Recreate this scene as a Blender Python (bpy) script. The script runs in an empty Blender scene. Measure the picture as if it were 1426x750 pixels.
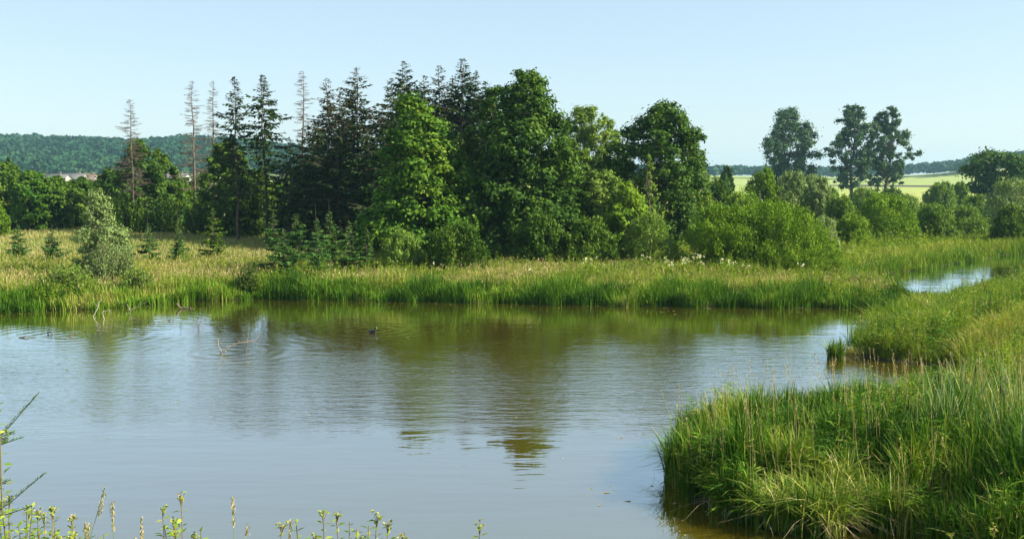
import bpy, math, random
import numpy as np
from mathutils import Vector, noise as mnoise

# ------------------------------------------------------------------ camera, light, exposure
C = bpy.context.scene
F = 1400.0; CX = 713.0; CY = 375.0; HY = 245.0; EYE = 6.0
PITCH = math.atan((CY - HY) / F)
cam = bpy.data.cameras.new('camera'); cam_o = bpy.data.objects.new('camera', cam)
C.collection.objects.link(cam_o)
cam.sensor_width = 36; cam.lens = F / 1426 * 36
cam.clip_start = 0.1; cam.clip_end = 9000
cam_o.location = (0, 0, EYE); cam_o.rotation_euler = (math.pi / 2 - PITCH, 0, 0)
C.camera = cam_o

SUN_EL = 36.0; SUN_AZ = 98.0          # azimuth clockwise from the view direction (+Y)
w = bpy.data.worlds.new('World'); C.world = w; w.use_nodes = True
nt = w.node_tree; bg = nt.nodes['Background']
sky = nt.nodes.new('ShaderNodeTexSky'); sky.sky_type = 'NISHITA'; sky.sun_disc = False
sky.sun_elevation = math.radians(SUN_EL); sky.sun_rotation = math.radians(SUN_AZ)
sky.air_density = 1.0; sky.dust_density = 0.7; sky.ozone_density = 1.2; sky.altitude = 100
veil = nt.nodes.new('ShaderNodeMixRGB'); veil.inputs[0].default_value = .52; veil.inputs[2].default_value = (3.7, 4.75, 5.5, 1)   # thin high summer veil
nt.links.new(sky.outputs[0], veil.inputs[1]); nt.links.new(veil.outputs[0], bg.inputs[0]); bg.inputs[1].default_value = 0.071
sl = bpy.data.lights.new('sun', 'SUN'); so = bpy.data.objects.new('sun', sl); C.collection.objects.link(so)
sl.energy = 5.0; sl.angle = math.radians(0.5); sl.color = (1.0, 0.91, 0.70)
a = math.radians(SUN_AZ); e = math.radians(SUN_EL)
sd = Vector((math.sin(a) * math.cos(e), math.cos(a) * math.cos(e), math.sin(e)))
so.rotation_euler = sd.to_track_quat('Z', 'Y').to_euler(); so.location = sd * 60
C.view_settings.view_transform = 'Standard'; C.view_settings.look = 'None'
C.view_settings.exposure = 1.35; C.view_settings.gamma = 1; C.view_settings.use_curve_mapping = False
try:
    C.cycles.max_bounces = 8; C.cycles.transmission_bounces = 6; C.cycles.volume_bounces = 0
    C.cycles.diffuse_bounces = 2; C.cycles.caustics_reflective = False; C.cycles.caustics_refractive = False
    C.cycles.sample_clamp_indirect = 4
except Exception: pass

# ------------------------------------------------------------------ helpers
RS = np.random.RandomState(11)
CP, SP = math.cos(PITCH), math.sin(PITCH)
def ray(px, py):
    u = (px - CX) / F; v = (CY - py) / F
    return np.array([u, CP + v * SP, -SP + v * CP])
def gp(px, py, z=0.0):
    d = ray(px, py); t = (z - EYE) / d[2]
    return d[0] * t, d[1] * t
def vp(px, py, D):
    d = ray(px, py); t = D / d[1]
    return d[0] * t, D, EYE + d[2] * t

def unit(v):
    return v / np.maximum(np.linalg.norm(v, axis=-1, keepdims=True), 1e-9)
def smooth(x):
    x = np.clip(x, 0, 1); return x * x * (3 - 2 * x)

class MB:
    """collects arrays of vertices and faces; build() links them as ONE mesh object"""
    def __init__(s): s.v = []; s.f = []; s.t = []; s.m = []; s.n = 0
    def add(s, v, f, tint=None, mat=0):
        v = np.asarray(v, float).reshape(-1, 3); f = np.asarray(f, int)
        if len(f) == 0: return
        s.v.append(v); s.f.append(f + s.n); s.n += len(v)
        if tint is None: tint = 0.5
        s.t.append(np.broadcast_to(np.asarray(tint, float), (len(f),)).copy())
        s.m.append(np.full(len(f), mat))
    def empty(s): return s.n == 0
    def build(s, name, mats, parent=None, smoothf=False):
        me = bpy.data.meshes.new(name)
        V = np.concatenate(s.v)
        nl = sum(x.size for x in s.f); nf = sum(len(x) for x in s.f)
        me.vertices.add(len(V)); me.vertices.foreach_set('co', V.astype(np.float32).ravel())
        me.loops.add(nl); me.loops.foreach_set('vertex_index', np.concatenate([x.ravel() for x in s.f]).astype(np.int32))
        tot = np.concatenate([np.full(len(x), x.shape[1]) for x in s.f]).astype(np.int32)
        me.polygons.add(nf); st = np.concatenate([[0], np.cumsum(tot)[:-1]]).astype(np.int32)
        me.polygons.foreach_set('loop_start', st); me.polygons.foreach_set('loop_total', tot)
        if not isinstance(mats, (list, tuple)): mats = [mats]
        for m in mats: me.materials.append(m)
        me.polygons.foreach_set('material_index', np.concatenate(s.m).astype(np.int32))
        if smoothf: me.polygons.foreach_set('use_smooth', np.ones(nf, bool))
        at = me.attributes.new('tint', 'FLOAT', 'FACE'); at.data.foreach_set('value', np.concatenate(s.t).astype(np.float32))
        me.update(calc_edges=True)
        o = bpy.data.objects.new(name, me); C.collection.objects.link(o)
        if parent is not None: o.parent = parent
        return o

def tag(o, label=None, cat=None, group=None, kind=None):
    if label: o['label'] = label
    if cat: o['category'] = cat
    if group: o['group'] = group
    if kind: o['kind'] = kind
    return o
def thing(name, loc, label, cat, group=None, rz=0.0):
    o = bpy.data.objects.new(name, None); C.collection.objects.link(o)
    o.empty_display_size = 0.3
    o.location = tuple(float(q) for q in loc); o.rotation_euler = (0, 0, rz)
    return tag(o, label, cat, group)

def tube(mb, P, R, sides=6, tint=0.5, squash=None, mat=0):
    P = np.asarray(P, float); R = np.broadcast_to(np.asarray(R, float), (len(P),))
    T = unit(np.gradient(P, axis=0))
    ref = np.array([0.13, 0.21, 1.0]) if abs(T[0][2]) < 0.85 else np.array([1.0, 0.17, 0.1])
    A = unit(np.cross(T, ref)); B = np.cross(T, A)
    th = np.linspace(0, 2 * math.pi, sides, endpoint=False)
    ca, sb = np.cos(th), np.sin(th)
    if squash is not None: sq = np.asarray(squash)[:, None, None] if np.ndim(squash) else squash
    else: sq = 1
    V = P[:, None] + R[:, None, None] * (A[:, None] * ca[None, :, None] + B[:, None] * sb[None, :, None] * sq)
    n = len(P); i = np.arange(n - 1)[:, None] * sides; j = np.arange(sides)[None]
    j2 = (j + 1) % sides
    Fq = np.stack([i + j, i + j2, i + sides + j2, i + sides + j], -1).reshape(-1, 4)
    mb.add(V.reshape(-1, 3), Fq, tint, mat)
    mb.add(V[0], np.arange(sides)[None, ::-1], tint, mat); mb.add(V[-1], np.arange(sides)[None], tint, mat)

def many_tubes(mb, A, M, B, r0, r1, segs=4, sides=4, tint=0.5):
    """N quadratic curved tubes A->B through control M, vectorised"""
    A, M, B = [np.asarray(q, float).reshape(-1, 3) for q in (A, M, B)]
    N = len(A)
    if N == 0: return
    t = np.linspace(0, 1, segs + 1)[None, :, None]
    P = (1 - t) ** 2 * A[:, None] + 2 * t * (1 - t) * M[:, None] + t ** 2 * B[:, None]
    T = unit(np.gradient(P, axis=1))
    ref = np.where(np.abs(T[:, :1, 2:3]) < 0.9, np.array([0, 0.1, 1.0]), np.array([1.0, 0.1, 0]))
    X = unit(np.cross(T, np.broadcast_to(ref, T.shape))); Y = np.cross(T, X)
    r0 = np.broadcast_to(r0, (N,)); r1 = np.broadcast_to(r1, (N,))
    R = r0[:, None] * (1 - t[..., 0]) + r1[:, None] * t[..., 0]
    th = np.linspace(0, 2 * math.pi, sides, endpoint=False)
    V = P[:, :, None] + R[:, :, None, None] * (X[:, :, None] * np.cos(th)[:, None] + Y[:, :, None] * np.sin(th)[:, None])
    L = (segs + 1) * sides
    i = np.arange(segs)[:, None] * sides; j = np.arange(sides)[None]; j2 = (j + 1) % sides
    q = np.stack([i + j, i + j2, i + sides + j2, i + sides + j], -1).reshape(-1, 4)
    Fq = (np.arange(N)[:, None, None] * L + q[None]).reshape(-1, 4)
    tn = np.repeat(np.broadcast_to(tint, (N,)), len(q))
    mb.add(V.reshape(-1, 3), Fq, tn)

def cards(mb, P, axis, nrm, length, width, tint, rs=RS, mat=0):
    """leaf shaped cards: base, side, tip, side"""
    N = len(P)
    if N == 0: return
    axis = unit(axis); side = unit(np.cross(axis, nrm)); nn = np.cross(side, axis)
    L = np.broadcast_to(length, (N,))[:, None]; W = np.broadcast_to(width, (N,))[:, None]
    a = P - axis * L * 0.5; tip = P + axis * L * 0.5 - nn * L * 0.12
    m = P - axis * L * 0.06 + nn * W * 0.12
    l = m - side * W * 0.5; r = m + side * W * 0.5
    V = np.stack([a, r, tip, l], 1).reshape(-1, 3)
    mb.add(V, np.arange(4 * N).reshape(N, 4), tint, mat)

def rdir(n, rs):
    v = rs.normal(size=(n, 3)); return unit(v)

def blades(mb, P, H, W, lean, rs, segs=3, curl=1.0, tint=None, mat=0):
    """P base (N,3), H heights, lean horizontal tip offset as fraction of H"""
    N = len(P)
    if N == 0: return
    az = rs.uniform(0, 2 * math.pi, N); fa = az + rs.uniform(0.9, 2.2, N)
    d = np.stack([np.cos(az), np.sin(az), 0 * az], 1); s = np.stack([np.cos(fa), np.sin(fa), 0 * az], 1)
    H = np.broadcast_to(H, (N,)); W = np.broadcast_to(W, (N,)); lean = np.broadcast_to(lean, (N,))
    rows = []
    for k in range(segs + 1):
        t = k / segs
        off = d * (H * lean * (t ** (1.6 + curl * 0.6)))[:, None]
        z = H * (t - 0.35 * np.clip(lean, 0, 1.4) * t ** 3 * curl)
        c = P + off; c = c + np.stack([0 * z, 0 * z, z], 1)
        ww = W * (0.75 + 0.5 * t) * (1 - t ** 2.4) if k < segs else W * 0.06
        rows.append(np.stack([c - s * (ww * 0.5)[:, None], c + s * (ww * 0.5)[:, None]], 1))
    V = np.stack(rows, 1).reshape(N, -1, 3)      # N, (segs+1)*2, 3
    k = np.arange(segs)[:, None] * 2
    q = np.concatenate([k, k + 1, k + 3, k + 2], 1)
    L = 2 * (segs + 1)
    Fq = (np.arange(N)[:, None, None] * L + q[None]).reshape(-1, 4)
    if tint is None: tint = rs.uniform(0, 1, N)
    mb.add(V.reshape(-1, 3), Fq, np.repeat(np.broadcast_to(tint, (N,)), segs), mat)

def seedheads(mb, P, rs, length=0.16, width=0.035, tint=0.5, mat=0):
    N = len(P)
    up = np.stack([rs.normal(0, .22, N), rs.normal(0, .22, N), np.ones(N)], 1)
    for k in range(2):
        nrm = rdir(N, rs); cards(mb, P, up, nrm, length * rs.uniform(.7, 1.3, N), width * rs.uniform(.7, 1.3, N), tint, rs, mat)

# ------------------------------------------------------------------ materials
MATS = {}
def ramp_mat(name, stops, rough=0.55, transl=0.20, spec=0.05, patch=0.25, pscale=0.25, tcol=1.25, dim=1.0):
    dim = dim * ({'leaf_dark_green': 1.0, 'leaf_mid_green': .95, 'leaf_silver_willow': 1.3, 'leaf_fresh_green': .9, 'grass_straw': 1.05, 'leaf_willow': 1.25, 'leaf_bright_willow': 1.15, 'leaf_poplar': 1.05, 'needles_spruce': .74}.get(name, 1.0 if name.startswith('leaf_') else 1.05))
    stops = [(p_, tuple(q_ * dim for q_ in c_)) for p_, c_ in stops]
    m = bpy.data.materials.new(name); m.use_nodes = True; n = m.node_tree.nodes; l = m.node_tree.links
    n.clear(); out = n.new('ShaderNodeOutputMaterial')
    at = n.new('ShaderNodeAttribute'); at.attribute_name = 'tint'
    geo = n.new('ShaderNodeNewGeometry')
    nz = n.new('ShaderNodeTexNoise'); nz.inputs['Scale'].default_value = pscale; nz.inputs['Detail'].default_value = 3
    l.new(geo.outputs['Position'], nz.inputs['Vector'])
    mr = n.new('ShaderNodeMapRange'); mr.inputs[1].default_value = .3; mr.inputs[2].default_value = .7
    mr.inputs[3].default_value = -patch; mr.inputs[4].default_value = patch; l.new(nz.outputs[0], mr.inputs[0])
    ad = n.new('ShaderNodeMath'); ad.operation = 'ADD'; ad.use_clamp = True
    l.new(at.outputs['Fac'], ad.inputs[0]); l.new(mr.outputs[0], ad.inputs[1])
    cr = n.new('ShaderNodeValToRGB'); el = cr.color_ramp.elements
    while len(el) < len(stops): el.new(0.5)
    for e_, (p, c) in zip(el, stops): e_.position = p; e_.color = (*c, 1)
    l.new(ad.outputs[0], cr.inputs[0])
    b = n.new('ShaderNodeBsdfPrincipled'); b.inputs['Roughness'].default_value = rough
    b.inputs['Specular IOR Level'].default_value = spec
    l.new(cr.outputs[0], b.inputs['Base Color'])
    if transl > 0:
        t = n.new('ShaderNodeBsdfTranslucent'); mx = n.new('ShaderNodeMixShader'); mx.inputs[0].default_value = transl
        mu = n.new('ShaderNodeMixRGB'); mu.blend_type = 'MULTIPLY'; mu.inputs[0].default_value = 1
        mu.inputs[2].default_value = (tcol, tcol * 1.02, tcol * 0.3, 1)
        l.new(cr.outputs[0], mu.inputs[1]); l.new(mu.outputs[0], t.inputs[0])
        l.new(b.outputs[0], mx.inputs[1]); l.new(t.outputs[0], mx.inputs[2]); l.new(mx.outputs[0], out.inputs[0])
    else: l.new(b.outputs[0], out.inputs[0])
    MATS[name] = m; return m

M_oak = ramp_mat('leaf_dark_green', [(0, (.028, .07, .012)), (.6, (.062, .125, .016)), (1, (.13, .20, .03))])
M_maple = ramp_mat('leaf_fresh_green', [(0, (.038, .11, .012)), (.6, (.095, .185, .016)), (1, (.21, .28, .03))])
M_mid = ramp_mat('leaf_mid_green', [(0, (.04, .09, .012)), (.6, (.085, .155, .016)), (1, (.17, .22, .03))])
M_willow = ramp_mat('leaf_willow', [(0, (.07, .13, .02)), (.6, (.12, .19, .03)), (1, (.20, .26, .07))])
M_willow_b = ramp_mat('leaf_bright_willow', [(0, (.07, .14, .010)), (.6, (.13, .22, .014)), (1, (.23, .30, .03))])
M_silver = ramp_mat('leaf_silver_willow', [(0, (.09, .14, .045)), (.6, (.15, .21, .075)), (1, (.25, .30, .14))])
M_poplar = ramp_mat('leaf_poplar', [(0, (.035, .075, .035)), (.6, (.06, .115, .055)), (1, (.13, .18, .11))])
M_spruce = ramp_mat('needles_spruce', [(0, (.020, .05, .014)), (.6, (.04, .082, .018)), (1, (.08, .125, .028))], transl=.08, rough=.6)
M_spruce_y = ramp_mat('needles_young_spruce', [(0, (.035, .10, .022)), (.6, (.065, .155, .028)), (1, (.14, .23, .045))], transl=.12)
M_brownn = ramp_mat('needles_withered', [(0, (.07, .055, .035)), (.6, (.11, .085, .055)), (1, (.06, .08, .04))], transl=.05, rough=.8)
M_bark = ramp_mat('bark', [(0, (.05, .04, .03)), (.6, (.10, .08, .06)), (1, (.16, .13, .10))], transl=0, rough=.9, pscale=3)
M_dead = ramp_mat('dead_wood', [(0, (.17, .13, .11)), (.6, (.26, .21, .18)), (1, (.36, .31, .27))], transl=0, rough=.9, pscale=2)
M_deadtree = ramp_mat('dead_spruce_wood', [(0, (.08, .062, .05)), (.6, (.13, .105, .085)), (1, (.19, .16, .13))], transl=0, rough=.9, pscale=2)
M_reed = ramp_mat('reed_blades', [(0, (.04, .10, .010)), (.5, (.075, .17, .012)), (.82, (.15, .25, .02)), (1, (.30, .29, .08))], patch=.22, pscale=.5)
M_reed_near = ramp_mat('reed_blades_lush', [(0, (.018, .055, .008)), (.45, (.05, .135, .010)), (.78, (.13, .235, .016)), (1, (.34, .32, .09))], patch=.2, pscale=.9)
M_straw = ramp_mat('grass_straw', [(0, (.10, .18, .02)), (.45, (.19, .24, .035)), (.8, (.31, .28, .09)), (1, (.46, .37, .20))], patch=.35, pscale=.22)
M_seed = ramp_mat('grass_seed_heads', [(0, (.22, .21, .08)), (.5, (.36, .31, .14)), (1, (.48, .38, .25))], patch=.25, pscale=.3)
M_herb = ramp_mat('herb_leaves', [(0, (.07, .14, .012)), (.6, (.15, .23, .016)), (1, (.28, .33, .03))], patch=.25, pscale=.4)
M_yellow = ramp_mat('sedge_blades', [(0, (.07, .15, .015)), (.55, (.17, .25, .025)), (.85, (.34, .36, .08)), (1, (.55, .50, .25))], patch=.15, pscale=1.5)
M_cattail = ramp_mat('cattail_blades', [(0, (.07, .16, .05)), (.5, (.13, .22, .08)), (1, (.32, .36, .18))], patch=.2, pscale=1.)
M_meadow = ramp_mat('meadow_grass', [(0, (.12, .18, .035)), (.5, (.24, .24, .08)), (1, (.36, .31, .14))], patch=.3, pscale=.12)
M_fen = ramp_mat('fen_grass', [(0, (.08, .16, .012)), (.5, (.15, .22, .018)), (1, (.28, .27, .06))], patch=.4, pscale=.1)
M_wood = ramp_mat('far_wood_leaves', [(0, (.010, .042, .018)), (.5, (.020, .062, .024)), (1, (.034, .085, .03))], patch=.3, pscale=.012, transl=.1)
M_flower = ramp_mat('cream_flowers', [(0, (.62, .60, .40)), (1, (.80, .78, .62))], transl=.2)
M_stem = ramp_mat('green_stems', [(0, (.07, .12, .03)), (1, (.14, .15, .06))], transl=0)

def simple(name, col, rough=.7, spec=.3):
    m = bpy.data.materials.new(name); m.use_nodes = True; b = m.node_tree.nodes['Principled BSDF']
    n = m.node_tree.nodes; l = m.node_tree.links
    nz = n.new('ShaderNodeTexNoise'); nz.inputs['Scale'].default_value = 4
    mx = n.new('ShaderNodeMixRGB'); mx.inputs[1].default_value = (*[c * .8 for c in col], 1); mx.inputs[2].default_value = (*[min(1, c * 1.15) for c in col], 1)
    tc = n.new('ShaderNodeTexCoord'); l.new(tc.outputs['Object'], nz.inputs[0]); l.new(nz.outputs[0], mx.inputs[0])
    l.new(mx.outputs[0], b.inputs['Base Color']); b.inputs['Roughness'].default_value = rough; b.inputs['Specular IOR Level'].default_value = spec
    return m

# ------------------------------------------------------------------ pond outline and terrain
POND = [gp(*q) for q in [(-900, 452), (-400, 442), (-150, 437), (0, 434), (60, 433), (130, 431), (200, 424), (260, 420), (330, 417), (400, 416.5),
        (500, 418), (600, 420), (750, 423), (900, 426), (1050, 427.5), (1150, 428), (1225, 428), (1262, 424), (1285, 418.5), (1312, 419),
        (1300, 430), (1290, 440), (1240, 455), (1205, 470), (1186, 496), (1225, 501), (1262, 503), (1300, 508), (1335, 516), (1345, 545), (1290, 582),
        (1180, 594), (1060, 600), (985, 622), (940, 655), (938, 686), (962, 704), (1010, 716), (1080, 736), (1180, 744), (1262, 742), (1330, 756), (1390, 800)]]
POND += [(7.6, 13.0), (4, 12.7), (-3, 12.9), (-12, 13.2), (-25, 13.0), (-45, 14)]
CHAN = [gp(*q) for q in [(1285, 419.5), (1262, 413), (1240, 403), (1222, 392), (1205, 385), (1240, 380), (1290, 375), (1330, 367), (1380, 358), (1426, 352), (1520, 346), (1700, 340),
        (1720, 352), (1560, 366), (1450, 378), (1425, 392), (1395, 402), (1350, 411), (1326, 417), (1310, 421)]]
def sdist(P, poly):
    """signed distance, negative inside the polygon"""
    P = np.asarray(P, float); poly = np.asarray(poly); n = len(poly)
    d = np.full(len(P), 1e18); ins = np.zeros(len(P), bool)
    for i in range(n):
        a = poly[i]; b = poly[(i + 1) % n]; ab = b - a
        t = np.clip(((P - a) @ ab) / (ab @ ab), 0, 1)
        q = a + t[:, None] * ab; d = np.minimum(d, ((P - q) ** 2).sum(1))
        c = ((a[1] > P[:, 1]) != (b[1] > P[:, 1]))
        with np.errstate(divide='ignore', invalid='ignore'):
            xx = (b[0] - a[0]) * (P[:, 1] - a[1]) / (b[1] - a[1] + 1e-12) + a[0]
        ins ^= c & (P[:, 0] < xx)
    d = np.sqrt(d); return np.where(ins, -d, d)
def wdist(x, y):
    P = np.stack([np.ravel(x), np.ravel(y)], 1)
    wob = 0.22 * np.sin(P[:, 0] * 1.7 + 1.3 * np.sin(P[:, 1] * .9)) + 0.14 * np.sin(P[:, 0] * 4.1 + P[:, 1] * 2.3) + .08 * np.sin(P[:, 1] * 5.3 - P[:, 0] * 2)
    return np.minimum(sdist(P, POND), sdist(P, CHAN)) + wob
RIDGE_X = [(q - CX) / F for q in (-700, -200, 0, 60, 120, 200, 260, 330, 400, 500, 700, 980, 1060, 1170, 1250, 1290, 1330, 1370, 1426, 1800)]
RIDGE_Y = [200, 188, 191, 193, 195, 198, 192, 196, 203, 215, 228, 231, 232, 234, 232, 229, 226, 217, 213, 208]
def hills(x, y):
    yy = np.maximum(y, 50.0)
    r = np.interp(x / yy, RIDGE_X, RIDGE_Y)
    hz = EYE + (HY - r) / F * 1000 - 11
    return np.maximum(hz, 0) * smooth((y - 560) / 440)
def gz(x, y, d=None):
    x = np.ravel(np.asarray(x, float)); y = np.ravel(np.asarray(y, float))
    if d is None: d = wdist(x, y)
    land = 0.03 + 0.30 * smooth(d / 1.6) + 0.14 * smooth((d - 1) / 8)
    z = np.where(d < 0, -0.7 * smooth(-d / 2.5) - 0.02 + 0.05 * smooth((d + .3) / .3), land)
    z = z + np.where(d > 0.5, 0.05 * np.sin(x * .37 + 1.1 * np.sin(y * .23)) + .04 * np.sin(y * .51 - x * .2), 0)
    bank = 3.9 * smooth((13.2 - y) / 13.5) + 0.0
    t = np.clip((13.0 - y) / 11.5, 0, 1)
    z = z + 4.0 * t * (0.55 + 0.45 * t) * (0.5 + 0.5 * smooth((14 - y) / 2))
    far = smooth((y - 150) / 300)
    z = z + far * (1.2 * np.sin(x * .006 + y * .004))
    return z + hills(x, y)
def gz1(x, y): return float(gz([x], [y])[0])

def axis_grid(segs):
    out = []
    for a0, b0, st in segs: out.append(np.arange(a0, b0, st))
    return np.unique(np.round(np.concatenate(out + [[segs[-1][1]]]), 4))
gx = axis_grid([(-2600, -600, 100), (-600, -150, 30), (-150, -60, 6), (-60, -30, 1.5), (-30, 32, .42), (32, 60, 1.2), (60, 150, 6), (150, 600, 30), (600, 2600, 100)])
gy = axis_grid([(-300, -40, 40), (-40, 0, 4), (0, 12, 1), (12, 62, .4), (62, 110, 1.2), (110, 200, 6), (200, 560, 25), (560, 1100, 20), (1100, 2900, 100)])
X, Y = np.meshgrid(gx, gy); Z = gz(X, Y)
nx, ny = len(gx), len(gy)
mb = MB(); i = np.arange(ny - 1)[:, None] * nx; j = np.arange(nx - 1)[None]
mb.add(np.stack([X.ravel(), Y.ravel(), Z], 1), np.stack([i + j, i + j + 1, i + nx + j + 1, i + nx + j], -1).reshape(-1, 4))
gm = bpy.data.materials.new('ground_soil_and_turf'); gm.use_nodes = True
n = gm.node_tree.nodes; l = gm.node_tree.links; b = n['Principled BSDF']; b.inputs['Roughness'].default_value = .95; b.inputs['Specular IOR Level'].default_value = .1
geo = n.new('ShaderNodeNewGeometry'); sep = n.new('ShaderNodeSeparateXYZ'); l.new(geo.outputs['Position'], sep.inputs[0])
def noise(scale, det=4, rough=.6):
    q = n.new('ShaderNodeTexNoise'); q.inputs['Scale'].default_value = scale; q.inputs['Detail'].default_value = det; q.inputs['Roughness'].default_value = rough
    l.new(geo.outputs['Position'], q.inputs['Vector']); return q.outputs[0]
def ramp(src, *st):
    q = n.new('ShaderNodeValToRGB'); el = q.color_ramp.elements
    while len(el) < len(st): el.new(.5)
    for e_, (p, c) in zip(el, st): e_.position = p; e_.color = (*c, 1)
    l.new(src, q.inputs[0]); return q.outputs[0]
def rng(src, a0, a1, b0=0, b1=1):
    q = n.new('ShaderNodeMapRange'); l.new(src, q.inputs[0])
    for k, v in enumerate((a0, a1, b0, b1)): q.inputs[k + 1].default_value = v
    return q.outputs[0]
def mix(f, c1, c2, mode='MIX'):
    q = n.new('ShaderNodeMixRGB'); q.blend_type = mode
    for k, v in enumerate((f, c1, c2)):
        if isinstance(v, (int, float)): q.inputs[k].default_value = v
        elif isinstance(v, tuple): q.inputs[k].default_value = (*v, 1)
        else: l.new(v, q.inputs[k])
    return q.outputs[0]
turf = ramp(noise(.35, 6), (.3, (.10, .15, .03)), (.55, (.20, .21, .07)), (.75, (.30, .27, .12)))
turf = mix(rng(noise(9, 3), .4, .65, 0, .55), turf, (.09, .12, .03))
field = ramp(noise(.012, 4), (.35, (.20, .27, .07)), (.6, (.27, .31, .09)), (.75, (.34, .34, .12)))
c = mix(rng(sep.outputs['Y'], 150, 240), turf, field)
mud = ramp(noise(2.5, 5), (.35, (.035, .032, .015)), (.65, (.08, .07, .035)))
c = mix(rng(sep.outputs['Z'], .06, .18), mud, c)
l.new(c, b.inputs['Base Color'])
bp = n.new('ShaderNodeBump'); bp.inputs['Strength'].default_value = .5; bp.inputs['Distance'].default_value = .08
l.new(noise(6, 5), bp.inputs['Height']); l.new(bp.outputs[0], b.inputs['Normal'])
tag(mb.build('ground', gm, smoothf=True), kind='structure')

# ------------------------------------------------------------------ water
wm = bpy.data.materials.new('murky_pond_water'); wm.use_nodes = True
n = wm.node_tree.nodes; l = wm.node_tree.links; n.clear(); out = n.new('ShaderNodeOutputMaterial')
geo = n.new('ShaderNodeNewGeometry'); sep = n.new('ShaderNodeSeparateXYZ'); l.new(geo.outputs['Position'], sep.inputs[0])
def m2(op, a_, b_=None, cl=False):
    q = n.new('ShaderNodeMath'); q.operation = op; q.use_clamp = cl
    for k, v in enumerate((a_, b_)):
        if v is None: continue
        if isinstance(v, (int, float)): q.inputs[k].default_value = v
        else: l.new(v, q.inputs[k])
    return q.outputs[0]
def snoise(sx, sy, det=2, rot=0.0, dist=0.0):
    mp = n.new('ShaderNodeMapping'); mp.inputs['Scale'].default_value = (sx, sy, 1); mp.inputs['Rotation'].default_value = (0, 0, rot)
    l.new(geo.outputs['Position'], mp.inputs[0])
    q = n.new('ShaderNodeTexNoise'); q.inputs['Scale'].default_value = 1; q.inputs['Detail'].default_value = det; q.inputs['Distortion'].default_value = dist
    l.new(mp.outputs[0], q.inputs['Vector']); return q.outputs[0]
# wind: a ruffled belt across the middle of the pond, calm near the shores
edge = m2('ADD', sep.outputs['Y'], m2('MULTIPLY', m2('SUBTRACT', snoise(.25, .5, 3), .5), 6.0))
ruff = m2('MULTIPLY', rng(edge, 22.0, 24.6), rng(edge, 39.0, 31.0, .08, 1.0))
patch = rng(snoise(.12, .22, 3), .35, .65, .65, 1.1)
small = snoise(3.6, 10.5, 3, .06, .3)
mid = snoise(1.0, 3.4, 2, -.08, .2)
big = snoise(.28, 1.15, 2, .1)
h_small = m2('MULTIPLY', m2('MULTIPLY', small, m2('MULTIPLY', ruff, patch)), .0135)
h_mid = m2('MULTIPLY', mid, m2('ADD', m2('MULTIPLY', ruff, .0085), .0045))
h_big = m2('MULTIPLY', big, .009)
h = m2('ADD', m2('ADD', h_small, h_mid), h_big)
def ringwave(cx, cy, rmax, amp, freq):
    v = n.new('ShaderNodeVectorMath'); v.operation = 'SUBTRACT'; l.new(geo.outputs['Position'], v.inputs[0]); v.inputs[1].default_value = (cx, cy, 0)
    ln = n.new('ShaderNodeVectorMath'); ln.operation = 'LENGTH'; l.new(v.outputs[0], ln.inputs[0])
    s = m2('SINE', m2('MULTIPLY', ln.outputs['Value'], freq))
    return m2('MULTIPLY', m2('MULTIPLY', s, rng(ln.outputs['Value'], 0.3, rmax, 1, 0)), amp)
for (px, py, rm, am, fq) in [(522, 459, 5.5, 0.0025, 11), (315, 490, 5.0, 0.0027, 10), (100, 468, 6, 0.0029, 10), (235, 446, 4.5, 0.0021, 12), (830, 462, 4.5, 0.0017, 12)]:
    cx, cy = gp(px, py); h = m2('ADD', h, ringwave(cx, cy, rm, am, fq))
bp = n.new('ShaderNodeBump'); bp.inputs['Strength'].default_value = 1; bp.inputs['Distance'].default_value = 1.0; l.new(h, bp.inputs['Height'])
murk = ramp(snoise(.06, .12, 3), (.35, (.080, .062, .005)), (.65, (.095, .075, .007)))
df = n.new('ShaderNodeBsdfDiffuse'); l.new(murk, df.inputs[0])
gl = n.new('ShaderNodeBsdfGlossy'); gl.inputs['Roughness'].default_value = .03; gl.inputs['Color'].default_value = (.88, .96, 1, 1); l.new(bp.outputs[0], gl.inputs['Normal'])
fr = n.new('ShaderNodeFresnel'); fr.inputs['IOR'].default_value = 1.6; l.new(bp.outputs[0], fr.inputs['Normal'])
mx = n.new('ShaderNodeMixShader'); l.new(m2('ADD', m2('MULTIPLY', fr.outputs[0], 1.05), .35, True), mx.inputs[0]); l.new(df.outputs[0], mx.inputs[1]); l.new(gl.outputs[0], mx.inputs[2]); l.new(mx.outputs[0], out.inputs[0])
mb = MB(); mb.add([(-130, 12.2, 0), (120, 12.2, 0), (120, 125, 0), (-130, 125, 0)], [[0, 1, 2, 3]])
tag(mb.build('pond_water', wm), kind='structure')

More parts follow.
